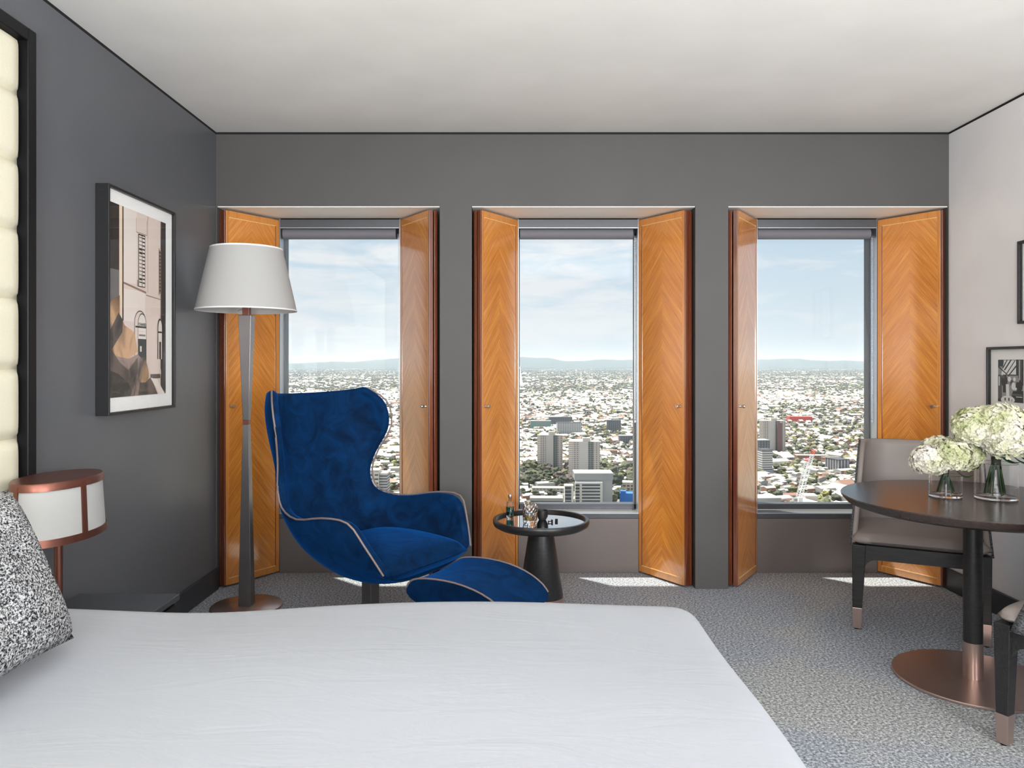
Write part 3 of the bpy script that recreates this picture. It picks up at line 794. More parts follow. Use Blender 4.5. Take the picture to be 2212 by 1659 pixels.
# piping along the outer rim
for s_ in (-1, 1):
    pts = [(u, s_ * (w_ + 0.0245), z - 0.001) for u, z, w_ in ed]
    G().tube(pts, 0.0045, 8).build('piping', M_piping, wc, smooth=True)
g = G(); n = 20; top = []; bot = []
for j in range(n + 1):
    b = -1 + 2 * j / n
    ra, rb = [], []
    for i in range(n + 1):
        a = -1 + 2 * i / n
        u = -0.136 + 0.280 * a * (1 - 0.04 * b * b)
        v = 0.292 * b * (1 - 0.10 * max(0, a) ** 2 - 0.24 * max(0, -a) ** 2)
        e_ = ((1 - a ** 6) * (1 - b ** 6)) ** 0.45
        mid = 0.415 - 0.010 * a
        ra.append((u, v, mid + 0.058 * e_ + 0.012 * math.cos(a * 1.4) * math.cos(b * 1.4)))
        rb.append((u, v, mid - 0.050 * e_))
    top.append(ra); bot.append(rb)
g.grid(top); g.grid(bot); bmesh.ops.remove_doubles(g.bm, verts=g.bm.verts, dist=0.013 * 0 + 0.0005)
g.build('seat_cushion', M_velvet, wc, smooth=True, sharp=0)
G().box(-0.28, -0.22, -0.03, 0.03, 0.012, 0.30, 0.004).build('post', M_lamp_metal, wc)
G().lathe([(0.0, 0), (0.24, 0), (0.24, 0.008), (0.232, 0.012), (0.0, 0.012)], 56, (-0.25, 0), cap=False).build('base', M_lamp_metal, wc, smooth=True)

# ------------------------------------------------------------------ ottoman
ot = thing('ottoman', 'blue velvet footstool with curved seat in front of the wing chair', 'footstool', (-0.428, 3.158, 0), R(-27))
# side profile (u, ztop, zbottom)
pf = [(-0.020, 0.372, 0.352), (0.0, 0.400, 0.332), (0.04, 0.418, 0.316), (0.12, 0.430, 0.300), (0.22, 0.432, 0.290), (0.31, 0.420, 0.286), (0.38, 0.398, 0.288), (0.435, 0.366, 0.296), (0.462, 0.336, 0.308)]
pf = catmull([(u, a - 0.030 - 0.05 * max(0, u), b - 0.026 - 0.05 * max(0, u)) for u, a, b in pf], 2)
W = 0.385
rows = []
def sadd(v):  # gentle dish across the width
    return 0.012 * (2 * v / W - 1) ** 2
nv = 14
top = []; bot = []
for k in range(nv + 1):
    v = W * k / nv
    top.append([(u, v, zt_ + sadd(v)) for u, zt_, zb_ in pf]); bot.append([(u, v, zb_ + sadd(v) * 0.5) for u, zt_, zb_ in pf])
g = G(); g.grid(top); g.grid(bot)
for v_i in (0, nv):
    a = top[v_i]; b = bot[v_i]
    g.grid([a, b])
for q in (0, -1):
    g.grid([[t[q] for t in top], [t[q] for t in bot]])
bmesh.ops.remove_doubles(g.bm, verts=g.bm.verts, dist=0.0005)
g.build('cushion', M_velvet, ot, smooth=True, sharp=60)
for v, vv in ((-0.001, 0), (W + 0.001, W)):
    G().tube([(u, v, zt_ + sadd(vv) + 0.001) for u, zt_, zb_ in pf], 0.004, 8).build('piping', M_piping, ot, smooth=True)
G().box(0.20, 0.25, W / 2 - 0.025, W / 2 + 0.025, 0.012, 0.30, 0.003).build('post', M_lamp_metal, ot)
G().lathe([(0.0, 0), (0.15, 0), (0.15, 0.008), (0.145, 0.012), (0.0, 0.012)], 48, (0.225, W / 2), cap=False).build('base', M_lamp_metal, ot, smooth=True)

# ------------------------------------------------------------------ side table
st = thing('side_table', 'round black side table with raised rim and mirror top on a cone base', 'side table', (0.150, 3.87, 0))
G().lathe([(0.0, 0.455), (0.19, 0.452), (0.222, 0.456), (0.243, 0.468), (0.248, 0.480), (0.248, 0.497), (0.2455, 0.500), (0.232, 0.500), (0.229, 0.497), (0.229, 0.484), (0.0, 0.484)], 80, cap=False).build('rim_top', M_wood_black, st, smooth=True)
G().lathe([(0.0, 0.4842), (0.2275, 0.4842), (0.2275, 0.4862), (0.0, 0.4862)], 80, cap=False).build('mirror_inset', M_mirror, st, smooth=True)
G().lathe([(0.0, 0.104), (0.112, 0.104), (0.1135, 0.108), (0.064, 0.43), (0.062, 0.454), (0.0, 0.454)], 64, cap=False).build('cone_base', M_wood_black, st, smooth=True)
G().lathe([(0.0, 0), (0.128, 0), (0.130, 0.004), (0.116, 0.103), (0.0, 0.103)], 64, cap=False).build('foot_ring', M_bronze_br, st, smooth=True)
ZTB = 0.4864
bt = thing('bottle', 'small clear glass bottle of green liquid on the side table', 'bottle', (-0.010, 3.950, ZTB))
bo = G()
for_prof = [(0.0, 0.0), (0.016, 0.0), (0.0175, 0.003), (0.0205, 0.030), (0.022, 0.066), (0.0215, 0.076), (0.016, 0.084), (0.0085, 0.088), (0.0075, 0.105), (0.0095, 0.106), (0.0095, 0.109)]
prof_in = [(0.0070, 0.109), (0.0055, 0.089), (0.013, 0.082), (0.018, 0.074), (0.0185, 0.064), (0.017, 0.032), (0.0145, 0.012), (0.0, 0.010)]
bo.lathe(for_prof + prof_in, 8, cap=False).build('glass_body', M_glass, bt)
G().lathe([(0.0, 0.0115), (0.0142, 0.0135), (0.0165, 0.032), (0.0178, 0.058), (0.0, 0.058)], 24, cap=False).build('liquid', M_green_liquid, bt, smooth=True)
G().lathe([(0.0, 0.1092), (0.0098, 0.1092), (0.0105, 0.113), (0.0105, 0.121), (0.009, 0.124), (0.0, 0.124)], 24, cap=False).build('stopper', M_steel, bt, smooth=True)
tb = thing('tumbler', 'cut crystal tumbler holding amber drink on the side table', 'glass', (0.091, 3.800, ZTB))
g = G(); seg = 24; H_ = 0.104
rings = []
for j in range(9):
    z = H_ * j / 8; r0 = 0.0345 + 0.0045 * j / 8
    rings.append([g.bm.verts.new(((r0 + (0.0016 if (i + j) % 2 else -0.0014) * (1 if 0 < j < 8 else 0)) * math.cos(2 * math.pi * i / seg), (r0 + (0.0016 if (i + j) % 2 else -0.0014) * (1 if 0 < j < 8 else 0)) * math.sin(2 * math.pi * i / seg), z)) for i in range(seg)])
inn = []
for z, r0 in ((H_, 0.0365), (H_ * 0.6, 0.0345), (0.022, 0.0315)):
    inn.append([g.bm.verts.new((r0 * math.cos(2 * math.pi * i / seg), r0 * math.sin(2 * math.pi * i / seg), z)) for i in range(seg)])
al = rings + inn
for a, b in zip(al, al[1:]):
    for i in range(seg):
        j = (i + 1) % seg
        if a in rings and b in rings:
            g.bm.faces.new((a[i], a[j], b[j])); g.bm.faces.new((a[i], b[j], b[i]))
        else: g.bm.faces.new((a[i], a[j], b[j], b[i]))
g.bm.faces.new(rings[0][::-1]); g.bm.faces.new(inn[-1])
g.build('cut_glass', M_glass, tb)
G().lathe([(0.0, 0.0225), (0.0305, 0.0225), (0.0318, 0.044), (0.0, 0.044)], 32, cap=False).build('drink', M_amber, tb, smooth=True)
bw = G().lathe([(0.0, 0.0), (0.018, 0.0), (0.020, 0.003), (0.028, 0.018), (0.0305, 0.034), (0.0305, 0.050), (0.0285, 0.050), (0.028, 0.034), (0.024, 0.016), (0.0, 0.008)], 40, cap=False).build('bowl', M_wood_black, None, smooth=True, loc=(0.158, 3.90, ZTB))
tag(bw, 'small black bowl behind the tumbler on the side table', 'bowl')
for k, (x, y, a, lb) in enumerate(((0.196, 3.835, 20, 'tiny black cufflink right of the tumbler, nearer the bowl'), (0.226, 3.848, 75, 'tiny black cufflink lying rightmost on the mirror top'))):
    cl = thing('cufflink', lb, 'cufflink', (x, y, ZTB), R(a))
    G().box(-0.009, 0.009, -0.002, 0.002, 0.004, 0.008).build('shank', M_black, cl)
    G().box(0.007, 0.012, -0.007, 0.007, 0.0, 0.014, 0.001).build('face', M_black, cl)
    G().box(-0.012, -0.008, -0.004, 0.004, 0.0, 0.010, 0.001).build('toggle', M_black, cl)

# ------------------------------------------------------------------ dining table
dt = thing('dining_table', 'round dark walnut dining table on a bronze pedestal base', 'table', (1.895, 3.083, 0))
G().lathe([(0.0, 0.700), (0.445, 0.700), (0.478, 0.712), (0.498, 0.735), (0.500, 0.741), (0.497, 0.745), (0.0, 0.745)], 128, cap=False).build('tabletop', M_tabletop, dt, smooth=True, sharp=25)
G().lathe([(0.036, 0.155), (0.036, 0.700)], 40).build('column', M_wood_black, dt, smooth=True)
G().lathe([(0.0375, 0.012), (0.0375, 0.157)], 40).build('column_sleeve', M_bronze_br, dt, smooth=True)
G().lathe([(0.0, 0.0), (0.296, 0.0), (0.300, 0.003), (0.300, 0.009), (0.297, 0.012), (0.0, 0.012)], 96, cap=False).build('base_disc', M_bronze_br, dt, smooth=True)

# ------------------------------------------------------------------ dining chairs
def dining_chair(loc, rz, label):
    t = thing('dining_chair', label, 'chair', loc, rz, 'dining chairs at the round table')
    hx, hy = 0.272, 0.228
    for sx in (-1, 1):
        for sy in (-1, 1):
            lg = G()
            xo = sx * hx; yo = sy * hy
            sh = 0.062 if sy < 0 else 0.045
            lg.frustum((xo - sx * 0.004, yo - sy * 0.0, 0.105), (xo - sx * 0.012, yo - sy * 0.0, 0.415), (0.0215, 0.0205), (0.031, 0.027), 0.003)
            l_ = lg.build('leg', M_wood_black, t)
            G().frustum((xo - sx * 0.002, yo, 0.006), (xo - sx * 0.004, yo, 0.106), (0.0185, 0.0185), (0.0222, 0.0212), 0.0015).build('foot_cap', M_bronze_br, l_)
            G().lathe([(0.012, 0.0), (0.012, 0.008)], 14, (xo, yo)).build('glide', M_black, l_)
    g = G()
    # aprons with a curved drop where they meet the legs
    def apron(L):
        P = [(-L, 0.415), (-L, 0.300)]
        for k in range(7):
            a = R(90 * k / 6); P.append((-L + 0.052 - 0.052 * math.cos(a) + 0.0, 0.300 + 0.048 * math.sin(a)))
        P2 = [(-x, z) for x, z in P[::-1]]
        return P + P2
    for yy in (-hy, hy): g.prism(apron(hx - 0.038), yy - 0.020, yy + 0.012, axis='y')
    for xx in (-hx + 0.008, hx - 0.008): g.prism(apron(hy - 0.024), xx - 0.016, xx + 0.016, axis='x')
    g.build('apron', M_wood_black, t)
    # seat pad
    g = G(); n = 18; top = []; bot = []
    for j in range(n + 1):
        b = -1 + 2 * j / n; ra = []; rb = []
        for i in range(n + 1):
            a = -1 + 2 * i / n
            e_ = ((1 - abs(a) ** 12) * (1 - abs(b) ** 12)) ** 0.36; k_ = 1 - 0.055 * (abs(a) * abs(b)) ** 5
            x = 0.300 * a * k_; y = -0.012 + 0.252 * b * k_
            ra.append((x, y, 0.437 + 0.032 * e_ + 0.016 * math.cos(a * 1.5) * math.cos(b * 1.5))); rb.append((x, y, 0.437 - 0.021 * e_))
        top.append(ra); bot.append(rb)
    g.grid(top); g.grid(bot); bmesh.ops.remove_doubles(g.bm, verts=g.bm.verts, dist=0.0005)
    g.build('seat', M_leather, t, smooth=True, sharp=0)
    # barrel back: plan U of half width a, rear at y=hy+.03; front edge slopes back with height
    def plan(s_, hw, yf, yr, rc_):
        """s in -1..1 along the U"""
        straight = (yr - rc_) - yf; arc = rc_ * math.pi / 2; back = hw - rc_
        Lh = straight + arc + back; d = Lh * (1 - abs(s_)); sg = -1 if s_ < 0 else 1
        if d < straight: return (sg * hw, yf + d)
        d -= straight
        if d < arc:
            a = d / rc_; return (sg * (hw - rc_ + rc_ * math.cos(a)), yr - rc_ + rc_ * math.sin(a))
        d -= arc; return (sg * (hw - rc_ - d), yr)
    def shell_(name, m, off, thick):
        rws = []; nz, nsg = 14, 48
        for j in range(nz + 1):
            f = j / nz; z = 0.40 + (0.888 - 0.40) * f if f < 0.9 else 0.40 + 0.488 * f
            yf = -0.195 + 0.225 * max(0, f) ** 1.1
            if f > 0.84: yf += 0.10 * ((f - 0.84) / 0.16) ** 2
            rws.append([(lambda p: (p[0], p[1], z + (0.012 * (p[1] > 0.1) * 0)))(plan(s_ / nsg * 2 - 1, 0.284 + off - 0.034 * f, yf, 0.262 + off + 0.035 * f, 0.12 + off)) for s_ in range(nsg + 1)])
        return G().grid(rws).build(name, m, t, smooth=True, solid=thick, sol_off=0.0, sharp=0)
    shell_('backrest', M_leather, 0.0, 0.022)
    shell_('backrest_cover', M_boucle, 0.0165, 0.010)
    return t
dining_chair((2.036, 3.767, 0), R(-26.2), 'taupe leather barrel chair between the round table and the right window')
dining_chair((1.681 + 0.272 * 0.866 + 0.228 * 0.5, 2.56 + 0.272 * 0.5 - 0.228 * 0.866, 0), R(-150), 'taupe leather barrel chair cut off at the bottom right corner')

# ------------------------------------------------------------------ vases and hydrangeas
def vase(loc, r, h, label):
    o = G().lathe([(0.0, 0.0), (r - 0.002, 0.0), (r, 0.002), (r, h - 0.001), (r - 0.0015, h), (r - 0.0035, h - 0.001), (r - 0.0035, 0.011), (r - 0.006, 0.009), (0.0, 0.009)], 56, cap=False)
    o = o.build('glass_vase', M_glass, None, smooth=True, loc=loc)
    return tag(o, label, 'vase')
def floret(g, c, nrm, size, rnd):
    t = nrm.cross(Vector((rnd.uniform(-1, 1), rnd.uniform(-1, 1), rnd.uniform(-1, 1)))).normalized(); b = nrm.cross(t)
    cc = g.bm.verts.new(c - nrm * size * 0.18)
    for k in range(4):
        a = math.pi / 2 * k
        d = t * math.cos(a) + b * math.sin(a); s_ = -t * math.sin(a) + b * math.cos(a)
        up = rnd.uniform(-0.05, 0.28)
        p = [c + d * size * 0.34 + s_ * size * 0.46 + nrm * size * (0.02 + up * 0.3), c + d * size * 0.84 + s_ * size * 0.44 + nrm * size * up,
             c + d * size * 1.02 + nrm * size * (up - 0.10), c + d * size * 0.84 - s_ * size * 0.44 + nrm * size * up, c + d * size * 0.34 - s_ * size * 0.46 + nrm * size * (0.02 + up * 0.3)]
        V = [g.bm.verts.new(q) for q in p]; mid = g.bm.verts.new(c + d * size * 0.55 - nrm * size * 0.03)
        g.bm.faces.new((cc, V[4], mid)); g.bm.faces.new((cc, mid, V[0]))
        for q in range(4): g.bm.faces.new((V[q], mid, V[q + 1]))
def flower_head(root, c, rad, m, seed, nfl, size=0.0102):
    rnd = random.Random(seed); g = G(); c = Vector(c); nfl = int(nfl * 2.1)
    ga = math.pi * (3 - math.sqrt(5))
    for i in range(nfl):
        zz_ = 1 - 2 * (i + 0.5) / nfl
        rr = math.sqrt(1 - zz_ * zz_); th = ga * i
        n_ = Vector((rr * math.cos(th), rr * math.sin(th), zz_))
        if n_.z < -0.75: continue
        p = c + Vector((n_.x * rad[0], n_.y * rad[1], n_.z * rad[2])) * rnd.uniform(0.84, 1.08)
        nn = (n_ + Vector((rnd.uniform(-.4, .4), rnd.uniform(-.4, .4), rnd.uniform(-.35, .35)))).normalized()
        floret(g, p, nn, size * rnd.uniform(0.85, 1.25), rnd)
    fh = g.build('flower_head', m, root, smooth=False, fix=False)
    core = G().lathe([(0.0, -0.80), (0.55, -0.62), (0.82, -0.2), (0.85, 0.2), (0.62, 0.60), (0.0, 0.84)], 20, cap=False)
    for v in core.bm.verts: v.co = Vector((c.x + v.co.x * rad[0] * 0.97, c.y + v.co.y * rad[1] * 0.97, c.z + v.co.z * rad[2]))
    core.build('flower_core', M_stem, fh, smooth=True)
    return fh
def leafmesh(root, base, tip, w, sag=0.02):
    base, tip = Vector(base), Vector(tip); d = tip - base; s_ = d.cross(Vector((0, 0, 1))).normalized() * w
    g = G(); rws = []
    for k in range(9):
        f = k / 8; ww = math.sin(math.pi * min(1, f * 0.96 + 0.02)) ** 0.8
        p = base + d * f - Vector((0, 0, sag * math.sin(math.pi * f)))
        rws.append([p - s_ * ww + Vector((0, 0, 0.004 * ww)), p, p + s_ * ww + Vector((0, 0, 0.004 * ww))])
    g.grid(rws).build('leaf', M_leaf, root, smooth=True, solid=0.0008, sharp=0)

ZD = 0.7455
vase((1.806, 3.125, ZD), 0.062, 0.092, 'small clear glass cylinder vase on the left of the dining table')
b1 = thing('hydrangea_bouquet', 'smaller hydrangea bouquet in the shorter vase', 'flowers', (1.806, 3.125, ZD))
heads = [((-0.078, -0.020, 0.150), (0.070, 0.070, 0.064), M_petal_b, 230), ((0.0, -0.050, 0.175), (0.076, 0.072, 0.064), M_petal_a, 250), ((0.066, -0.015, 0.165), (0.062, 0.066, 0.062), M_petal_a, 220), ((0.006, 0.050, 0.185), (0.08, 0.07, 0.058), M_petal_a, 220), ((0.092, -0.035, 0.178), (0.045, 0.045, 0.040), M_petal_a, 90)]
for k, (c_, r_, m_, n_) in enumerate(heads): flower_head(b1, c_, r_, m_, 20 + k, n_)
rnd = random.Random(5)
def stems(root, r, zb_, zt_, n_, lean=0.75):
    for k in range(n_):
        a = 2 * math.pi * k / n_ + rnd.uniform(-.2, .2); q = r * lean * rnd.uniform(0.6, 1.0)
        tp = (0.012 * math.cos(a + 2.6), 0.012 * math.sin(a + 2.6), zt_)
        G().tube([(q * math.cos(a), q * math.sin(a), zb_ + rnd.uniform(0, 0.008)), (0.5 * q * math.cos(a), 0.5 * q * math.sin(a), (zb_ + zt_) * 0.52), tp], 0.0032, 8).build('stem', M_stem, root, smooth=True)
stems(b1, 0.055, 0.014, 0.125, 10)
G().lathe([(0.015, 0.070), (0.012, 0.085), (0.015, 0.118)], 16).build('binding', M_tape, b1, smooth=True)
leafmesh(b1, (0.03, -0.03, 0.11), (0.080, -0.065, 0.100), 0.018)

vase((1.985, 3.075, ZD), 0.078, 0.148, 'large clear glass cylinder vase near the right edge of the dining table')
b2 = thing('hydrangea_bouquet', 'larger hydrangea bouquet rising from the taller vase', 'flowers', (1.985, 3.075, ZD))
heads = [((-0.092, 0.000, 0.282), (0.080, 0.078, 0.072), M_petal_a, 300), ((0.0, -0.070, 0.250), (0.092, 0.085, 0.085), M_petal_b, 340), ((0.105, -0.030, 0.265), (0.090, 0.085, 0.085), M_petal_b, 320), ((-0.050, 0.045, 0.295), (0.095, 0.085, 0.078), M_petal_a, 320), ((0.060, 0.055, 0.300), (0.095, 0.085, 0.078), M_petal_a, 300), ((0.015, -0.010, 0.315), (0.095, 0.090, 0.070), M_petal_a, 300)]
for k, (c_, r_, m_, n_) in enumerate(heads): flower_head(b2, c_, r_, m_, 60 + k, n_, 0.0115)
stems(b2, 0.068, 0.016, 0.215, 14, 0.7)
G().lathe([(0.020, 0.120), (0.017, 0.15), (0.022, 0.205)], 18).build('binding', M_tape, b2, smooth=True)
leafmesh(b2, (0.02, -0.07, 0.185), (0.085, -0.110, 0.165), 0.030)
leafmesh(b2, (0.05, -0.03, 0.20), (0.145, -0.060, 0.160), 0.032)
leafmesh(b2, (-0.03, -0.07, 0.19), (0.02, -0.125, 0.168), 0.025)

# ------------------------------------------------------------------ the city seen from a high floor
GZ = 1.3 - 170.0                       # street level far below the room
F = 1620.0
def gp(px, py, Y=None):
    """place on the city ground seen at a pixel; Y overrides the distance"""
    d = Y if Y else 170.0 * F / (py - 785.0)
    return ((px - 1106.0) * d / F, d)
def zp(py, Y): return 1.3 - (py - 785.0) * Y / F

M_ground = mat('suburb_ground', (0.2, 0.2, 0.17), 0.95, spec=0.1)
_v = coords(M_ground)
_a = noise(M_ground, _v, 0.011, 6, 0.65)
to_color(M_ground, ramp(M_ground, _a, [(0.35, (0.10, 0.11, 0.08)), (0.5, (0.19, 0.18, 0.16)), (0.62, (0.36, 0.34, 0.30))]))
M_tree1 = mat('dark_green_foliage', (0.095, 0.102, 0.075), 0.9, spec=0.1)
M_tree2 = mat('olive_foliage', (0.155, 0.16, 0.095), 0.9, spec=0.1)
M_tree3 = mat('brown_foliage', (0.155, 0.130, 0.118), 0.9, spec=0.1)
M_tree4 = mat('yellow_green_foliage', (0.27, 0.26, 0.11), 0.9, spec=0.1)
M_trees = [M_tree1, M_tree2, M_tree3, M_tree4]
for m_ in M_trees:
    c0 = tuple(nodes(m_)[2].inputs['Base Color'].default_value)[:3]
    to_color(m_, ramp(m_, noise(m_, coords(m_), 0.35, 4, 0.7), [(0.35, tuple(c * 0.55 for c in c0)), (0.65, tuple(min(1, c * 1.5) for c in c0))]))
M_roofs = [mat('white_roof', (0.72, 0.69, 0.64), 0.6), mat('cream_roof', (0.52, 0.47, 0.41), 0.7), mat('grey_roof', (0.36, 0.36, 0.37), 0.7),
           mat('terracotta_roof', (0.36, 0.22, 0.16), 0.8), mat('rust_roof', (0.27, 0.15, 0.11), 0.8)]
M_walls = [mat('pale_render', (0.62, 0.57, 0.50), 0.8), mat('brick_wall', (0.34, 0.19, 0.14), 0.85), mat('grey_render', (0.35, 0.34, 0.33), 0.8)]

def facade(name, wall, win, px_, pz, fx, fz, ox=0.0, rough=0.6):
    """a wall with a regular pattern of window openings"""
    m = mat(name, wall, rough)
    n, l, b = nodes(m)
    tc = n.new('ShaderNodeTexCoord'); sp_ = n.new('ShaderNodeSeparateXYZ'); l.new(tc.outputs['Object'], sp_.inputs[0])
    h = mth(m, 'ADD', mth(m, 'ADD', sp_.outputs[0], sp_.outputs[1]), ox + 500.0)
    fu = mth(m, 'FRACT', mth(m, 'DIVIDE', h, px_)); fv = mth(m, 'FRACT', mth(m, 'DIVIDE', mth(m, 'ADD', sp_.outputs[2], 300.0), pz))
    k = mth(m, 'MULTIPLY', mth(m, 'LESS_THAN', fu, fx), mth(m, 'LESS_THAN', fv, fz))
    g3 = n.new('ShaderNodeNewGeometry'); s3 = n.new('ShaderNodeSeparateXYZ'); l.new(g3.outputs['Normal'], s3.inputs[0])
    k = mth(m, 'MULTIPLY', k, mth(m, 'LESS_THAN', s3.outputs[2], 0.5))
    l.new(mixc(m, k, wall, win), b.inputs['Base Color'])
    return m

struct(G().box(-16000, 16000, 250, 42000, GZ - 5, GZ).build('trim_5', M_ground), 'suburban ground far below the windows')

# hills on the horizon
M_hill = mat('hill_forest', (0.06, 0.075, 0.06), 0.95, spec=0.1)
rows = []
def ridge(x):
    px_ = 1106 + x * F / 27000.0
    pts = [(200, 782), (560, 784), (640, 784), (740, 781), (862, 775), (960, 771), (1040, 772), (1125, 771), (1180, 774), (1220, 779), (1255, 779), (1290, 776), (1330, 778), (1372, 777), (1480, 779), (1560, 776), (1640, 777), (1700, 775), (1745, 777), (1780, 779), (1870, 780), (2000, 777), (2300, 782)]
    if px_ <= pts[0][0]: return pts[0][1]
    for (a, u), (b, v) in zip(pts, pts[1:]):
        if px_ <= b:
            t = (px_ - a) / (b - a); t = t * t * (3 - 2 * t); return u + (v - u) * t
    return pts[-1][1]
for j in range(9):
    f = j / 8; Yh = 23500 + 7000 * f
    row = []
    for i in range(241):
        x = -16000 + 34000 * i / 240
        hh = (785 - ridge(x)) * 27000 / F + 170
        prof_ = math.sin(math.pi * min(1, f * 0.98 + 0.01)) ** 0.8
        row.append((x, Yh, GZ + max(0, hh * prof_ * (1 + 0.05 * math.sin(x / 430.0 + j * 1.3) + 0.03 * math.sin(x / 170.0)) ) - 6))
    rows.append(row)
struct(G().grid(rows).build('trim_6', M_hill, None, smooth=True, sharp=0), 'low blue hills along the horizon')

# haze in the air over the suburbs
hz = bpy.data.materials.new('air_haze'); hz.use_nodes = True
hn = hz.node_tree.nodes; hn.clear(); ho = hn.new('ShaderNodeOutputMaterial'); hv = hn.new('ShaderNodeVolumeScatter')
hv.inputs['Color'].default_value = (0.24, 0.30, 0.39, 1); hv.inputs['Density'].default_value = 1 / 13000.0; hv.inputs['Anisotropy'].default_value = 0.1
hz.node_tree.links.new(hv.outputs[0], ho.inputs['Volume'])
hb_ = G().box(-17000, 17000, 700, 34000, GZ + 0.5, 230).build('haze', hz)
tag(hb_, 'pale haze lying over the distant suburbs', 'haze', kind='stuff')

rnd = random.Random(11)
# footprints kept free of houses and trees: (x, y, radius)
KEEP = []
def clear(x, y):
    return all((x - a) ** 2 + (y - b) ** 2 > r * r for a, b, r in KEEP)

def block(name, label, x, y, w, d, h, rz, m, cat='building', roof=None, group=None, plant=True):
    """a flat roofed building: walls with openings, roof slab, roof plant"""
    t = thing(name, label, cat, (x, y, GZ), R(rz), group)
    G().box(-w / 2, w / 2, -d / 2, d / 2, 0, h).build('facade', m, t)
    G().box(-w / 2 - 0.3, w / 2 + 0.3, -d / 2 - 0.3, d / 2 + 0.3, h, h + 1.2).build('roof', roof or M_roofs[1], t)
    if plant: G().box(-w * 0.18, w * 0.12, -d * 0.2, d * 0.2, h + 1.2, h + 5).build('roof_plant', M_walls[2], t)
    KEEP.append((x, y, max(w, d) * 0.62))
    return t

# the housing towers
M_tw = facade('tower_concrete', (0.56, 0.50, 0.46), (0.17, 0.15, 0.15), 3.1, 2.85, 0.55, 0.42)
M_tw_plain = facade('tower_plain_wall', (0.60, 0.56, 0.53), (0.50, 0.46, 0.44), 9.0, 2.85, 1.1, 0.12)
M_tw_lit = facade('tower_sunlit_colour', (0.75, 0.65, 0.58), (0.34, 0.29, 0.26), 30.0, 2.85, 1.1, 0.35)  # sunlight on the left facet put into a paler, pinker colour
M_tw_dark = facade('tower_glazed_bay', (0.22, 0.23, 0.22), (0.09, 0.11, 0.10), 2.6, 2.85, 0.7, 0.55)
def tower(label, px, ybase, ytop, wpx, mural=False):
    X, Y = gp(px, ybase); w = wpx * Y / F; h = zp(ytop, Y) - GZ
    t = thing('housing_tower', label, 'tower', (X, Y, GZ), 0.0, None)
    P = [(-0.50, 0.10), (-0.37, -0.02), (-0.16, -0.06), (0.13, -0.02), (0.30, -0.08), (0.50, -0.14), (0.50, 0.30), (-0.40, 0.34)]
    P = [(a * w, b * w) for a, b in P]
    G().prism(P[::1], 0, h).build('core', M_tw_plain, t)
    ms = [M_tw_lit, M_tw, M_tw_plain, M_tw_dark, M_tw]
    for k in range(5):
        (a, b), (c, d) = P[k], P[k + 1]
        nrm_ = Vector((d - b, a - c, 0)).normalized() * 0.35
        q = [(a, b), (c, d), (c + nrm_.x, d + nrm_.y), (a + nrm_.x, b + nrm_.y)]
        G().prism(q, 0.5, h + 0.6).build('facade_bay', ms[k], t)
    if mural:
        G().box(0.17 * w, 0.36 * w, -0.14 * w, -0.08 * w, 3, h - 3).build('mural', mat('mural_paint', (0.24, 0.14, 0.14), 0.8), t)
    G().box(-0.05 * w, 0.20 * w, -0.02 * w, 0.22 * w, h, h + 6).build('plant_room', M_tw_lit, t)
    G().prism([(a * 1.01, b * 1.01) for a, b in P], h + 0.6, h + 1.4).build('roof', M_roofs[0], t)
    KEEP.append((X, Y + 0.1 * w, w * 0.62)); KEEP.append((X, Y - 12, w * 0.4))
    return t
tower('concrete housing tower left of its twin, seen through the middle window', 1188, 1016, 941, 54)
tower('concrete housing tower right of its twin, behind the grey office block', 1262, 1036, 955, 66)
tower('concrete housing tower with a dark mural at the left of the right window', 1668, 978, 910, 52, True)

# grey office block at the foot of the middle window
oY = 850; oX = (1282 - 1106) * oY / F; px1 = oY / F
of = thing('office_block', 'grey office block with banded windows above the middle window sill', 'building', (oX, oY, GZ), 0)
hT = zp(1023, oY) - GZ; hB = zp(1037, oY) - GZ
M_conc = mat('grey_precast', (0.34, 0.345, 0.35), 0.7); M_conc_l = mat('pale_precast', (0.62, 0.60, 0.57), 0.7); M_dkgl = mat('dark_office_glass', (0.05, 0.06, 0.07), 0.2)
G().box(-37 * px1, 41 * px1, 0, 24, 0, hB).build('body', M_conc, of)
G().box(-41 * px1, 42 * px1, -1, 25, hB, hT).build('roof_screen', mat('zinc_screen', (0.27, 0.28, 0.29), 0.6), of)
G().box(-41 * px1, 42 * px1, -1, 25, hT, hT + 0.8).build('roof', M_roofs[0], of)
hP = zp(1040, oY) - GZ
G().box(-40 * px1, 18 * px1, -6, 0, 0, hP).build('window_bay', M_conc_l, of)
for k in range(7):
    z = hP - 2.2 - k * 3.6
    G().box(-26 * px1, 13 * px1, -6.25, -6, z - 2.0, z).build('window_band', M_dkgl, of)
    G().box(-40.2 * px1, -31 * px1, -6.3, -6, z - 2.4, z).build('side_window_band', M_dkgl, of)
G().box(16 * px1, 18 * px1, -6.6, -6, 0, hP).build('fin', M_conc_l, of)
KEEP.append((oX, oY + 8, 34))
lY = 832; lX = (1230 - 1106) * lY / F; pl_ = lY / F
lo_ = thing('office_annex', 'small annex with dark louvred wall left of the grey office block', 'building', (lX, lY, GZ), 0)
hL = zp(1049, lY) - GZ
G().box(-10 * pl_, 9 * pl_, 0, 12, 0, hL).build('body', M_conc_l, lo_)
for k in range(6):
    z = hL - 1.2 - k * 3.9
    G().box(-9.4 * pl_, 4 * pl_, -0.3, 0, z - 3.1, z).build('louvre_panel', M_dkgl, lo_)
KEEP.append((lX, lY + 5, 14))
bl = thing('wrapped_building', 'building site wrapped in bright blue sheeting right of the grey office block', 'building', gp(1357, 0, 872) + (GZ,), R(-12))
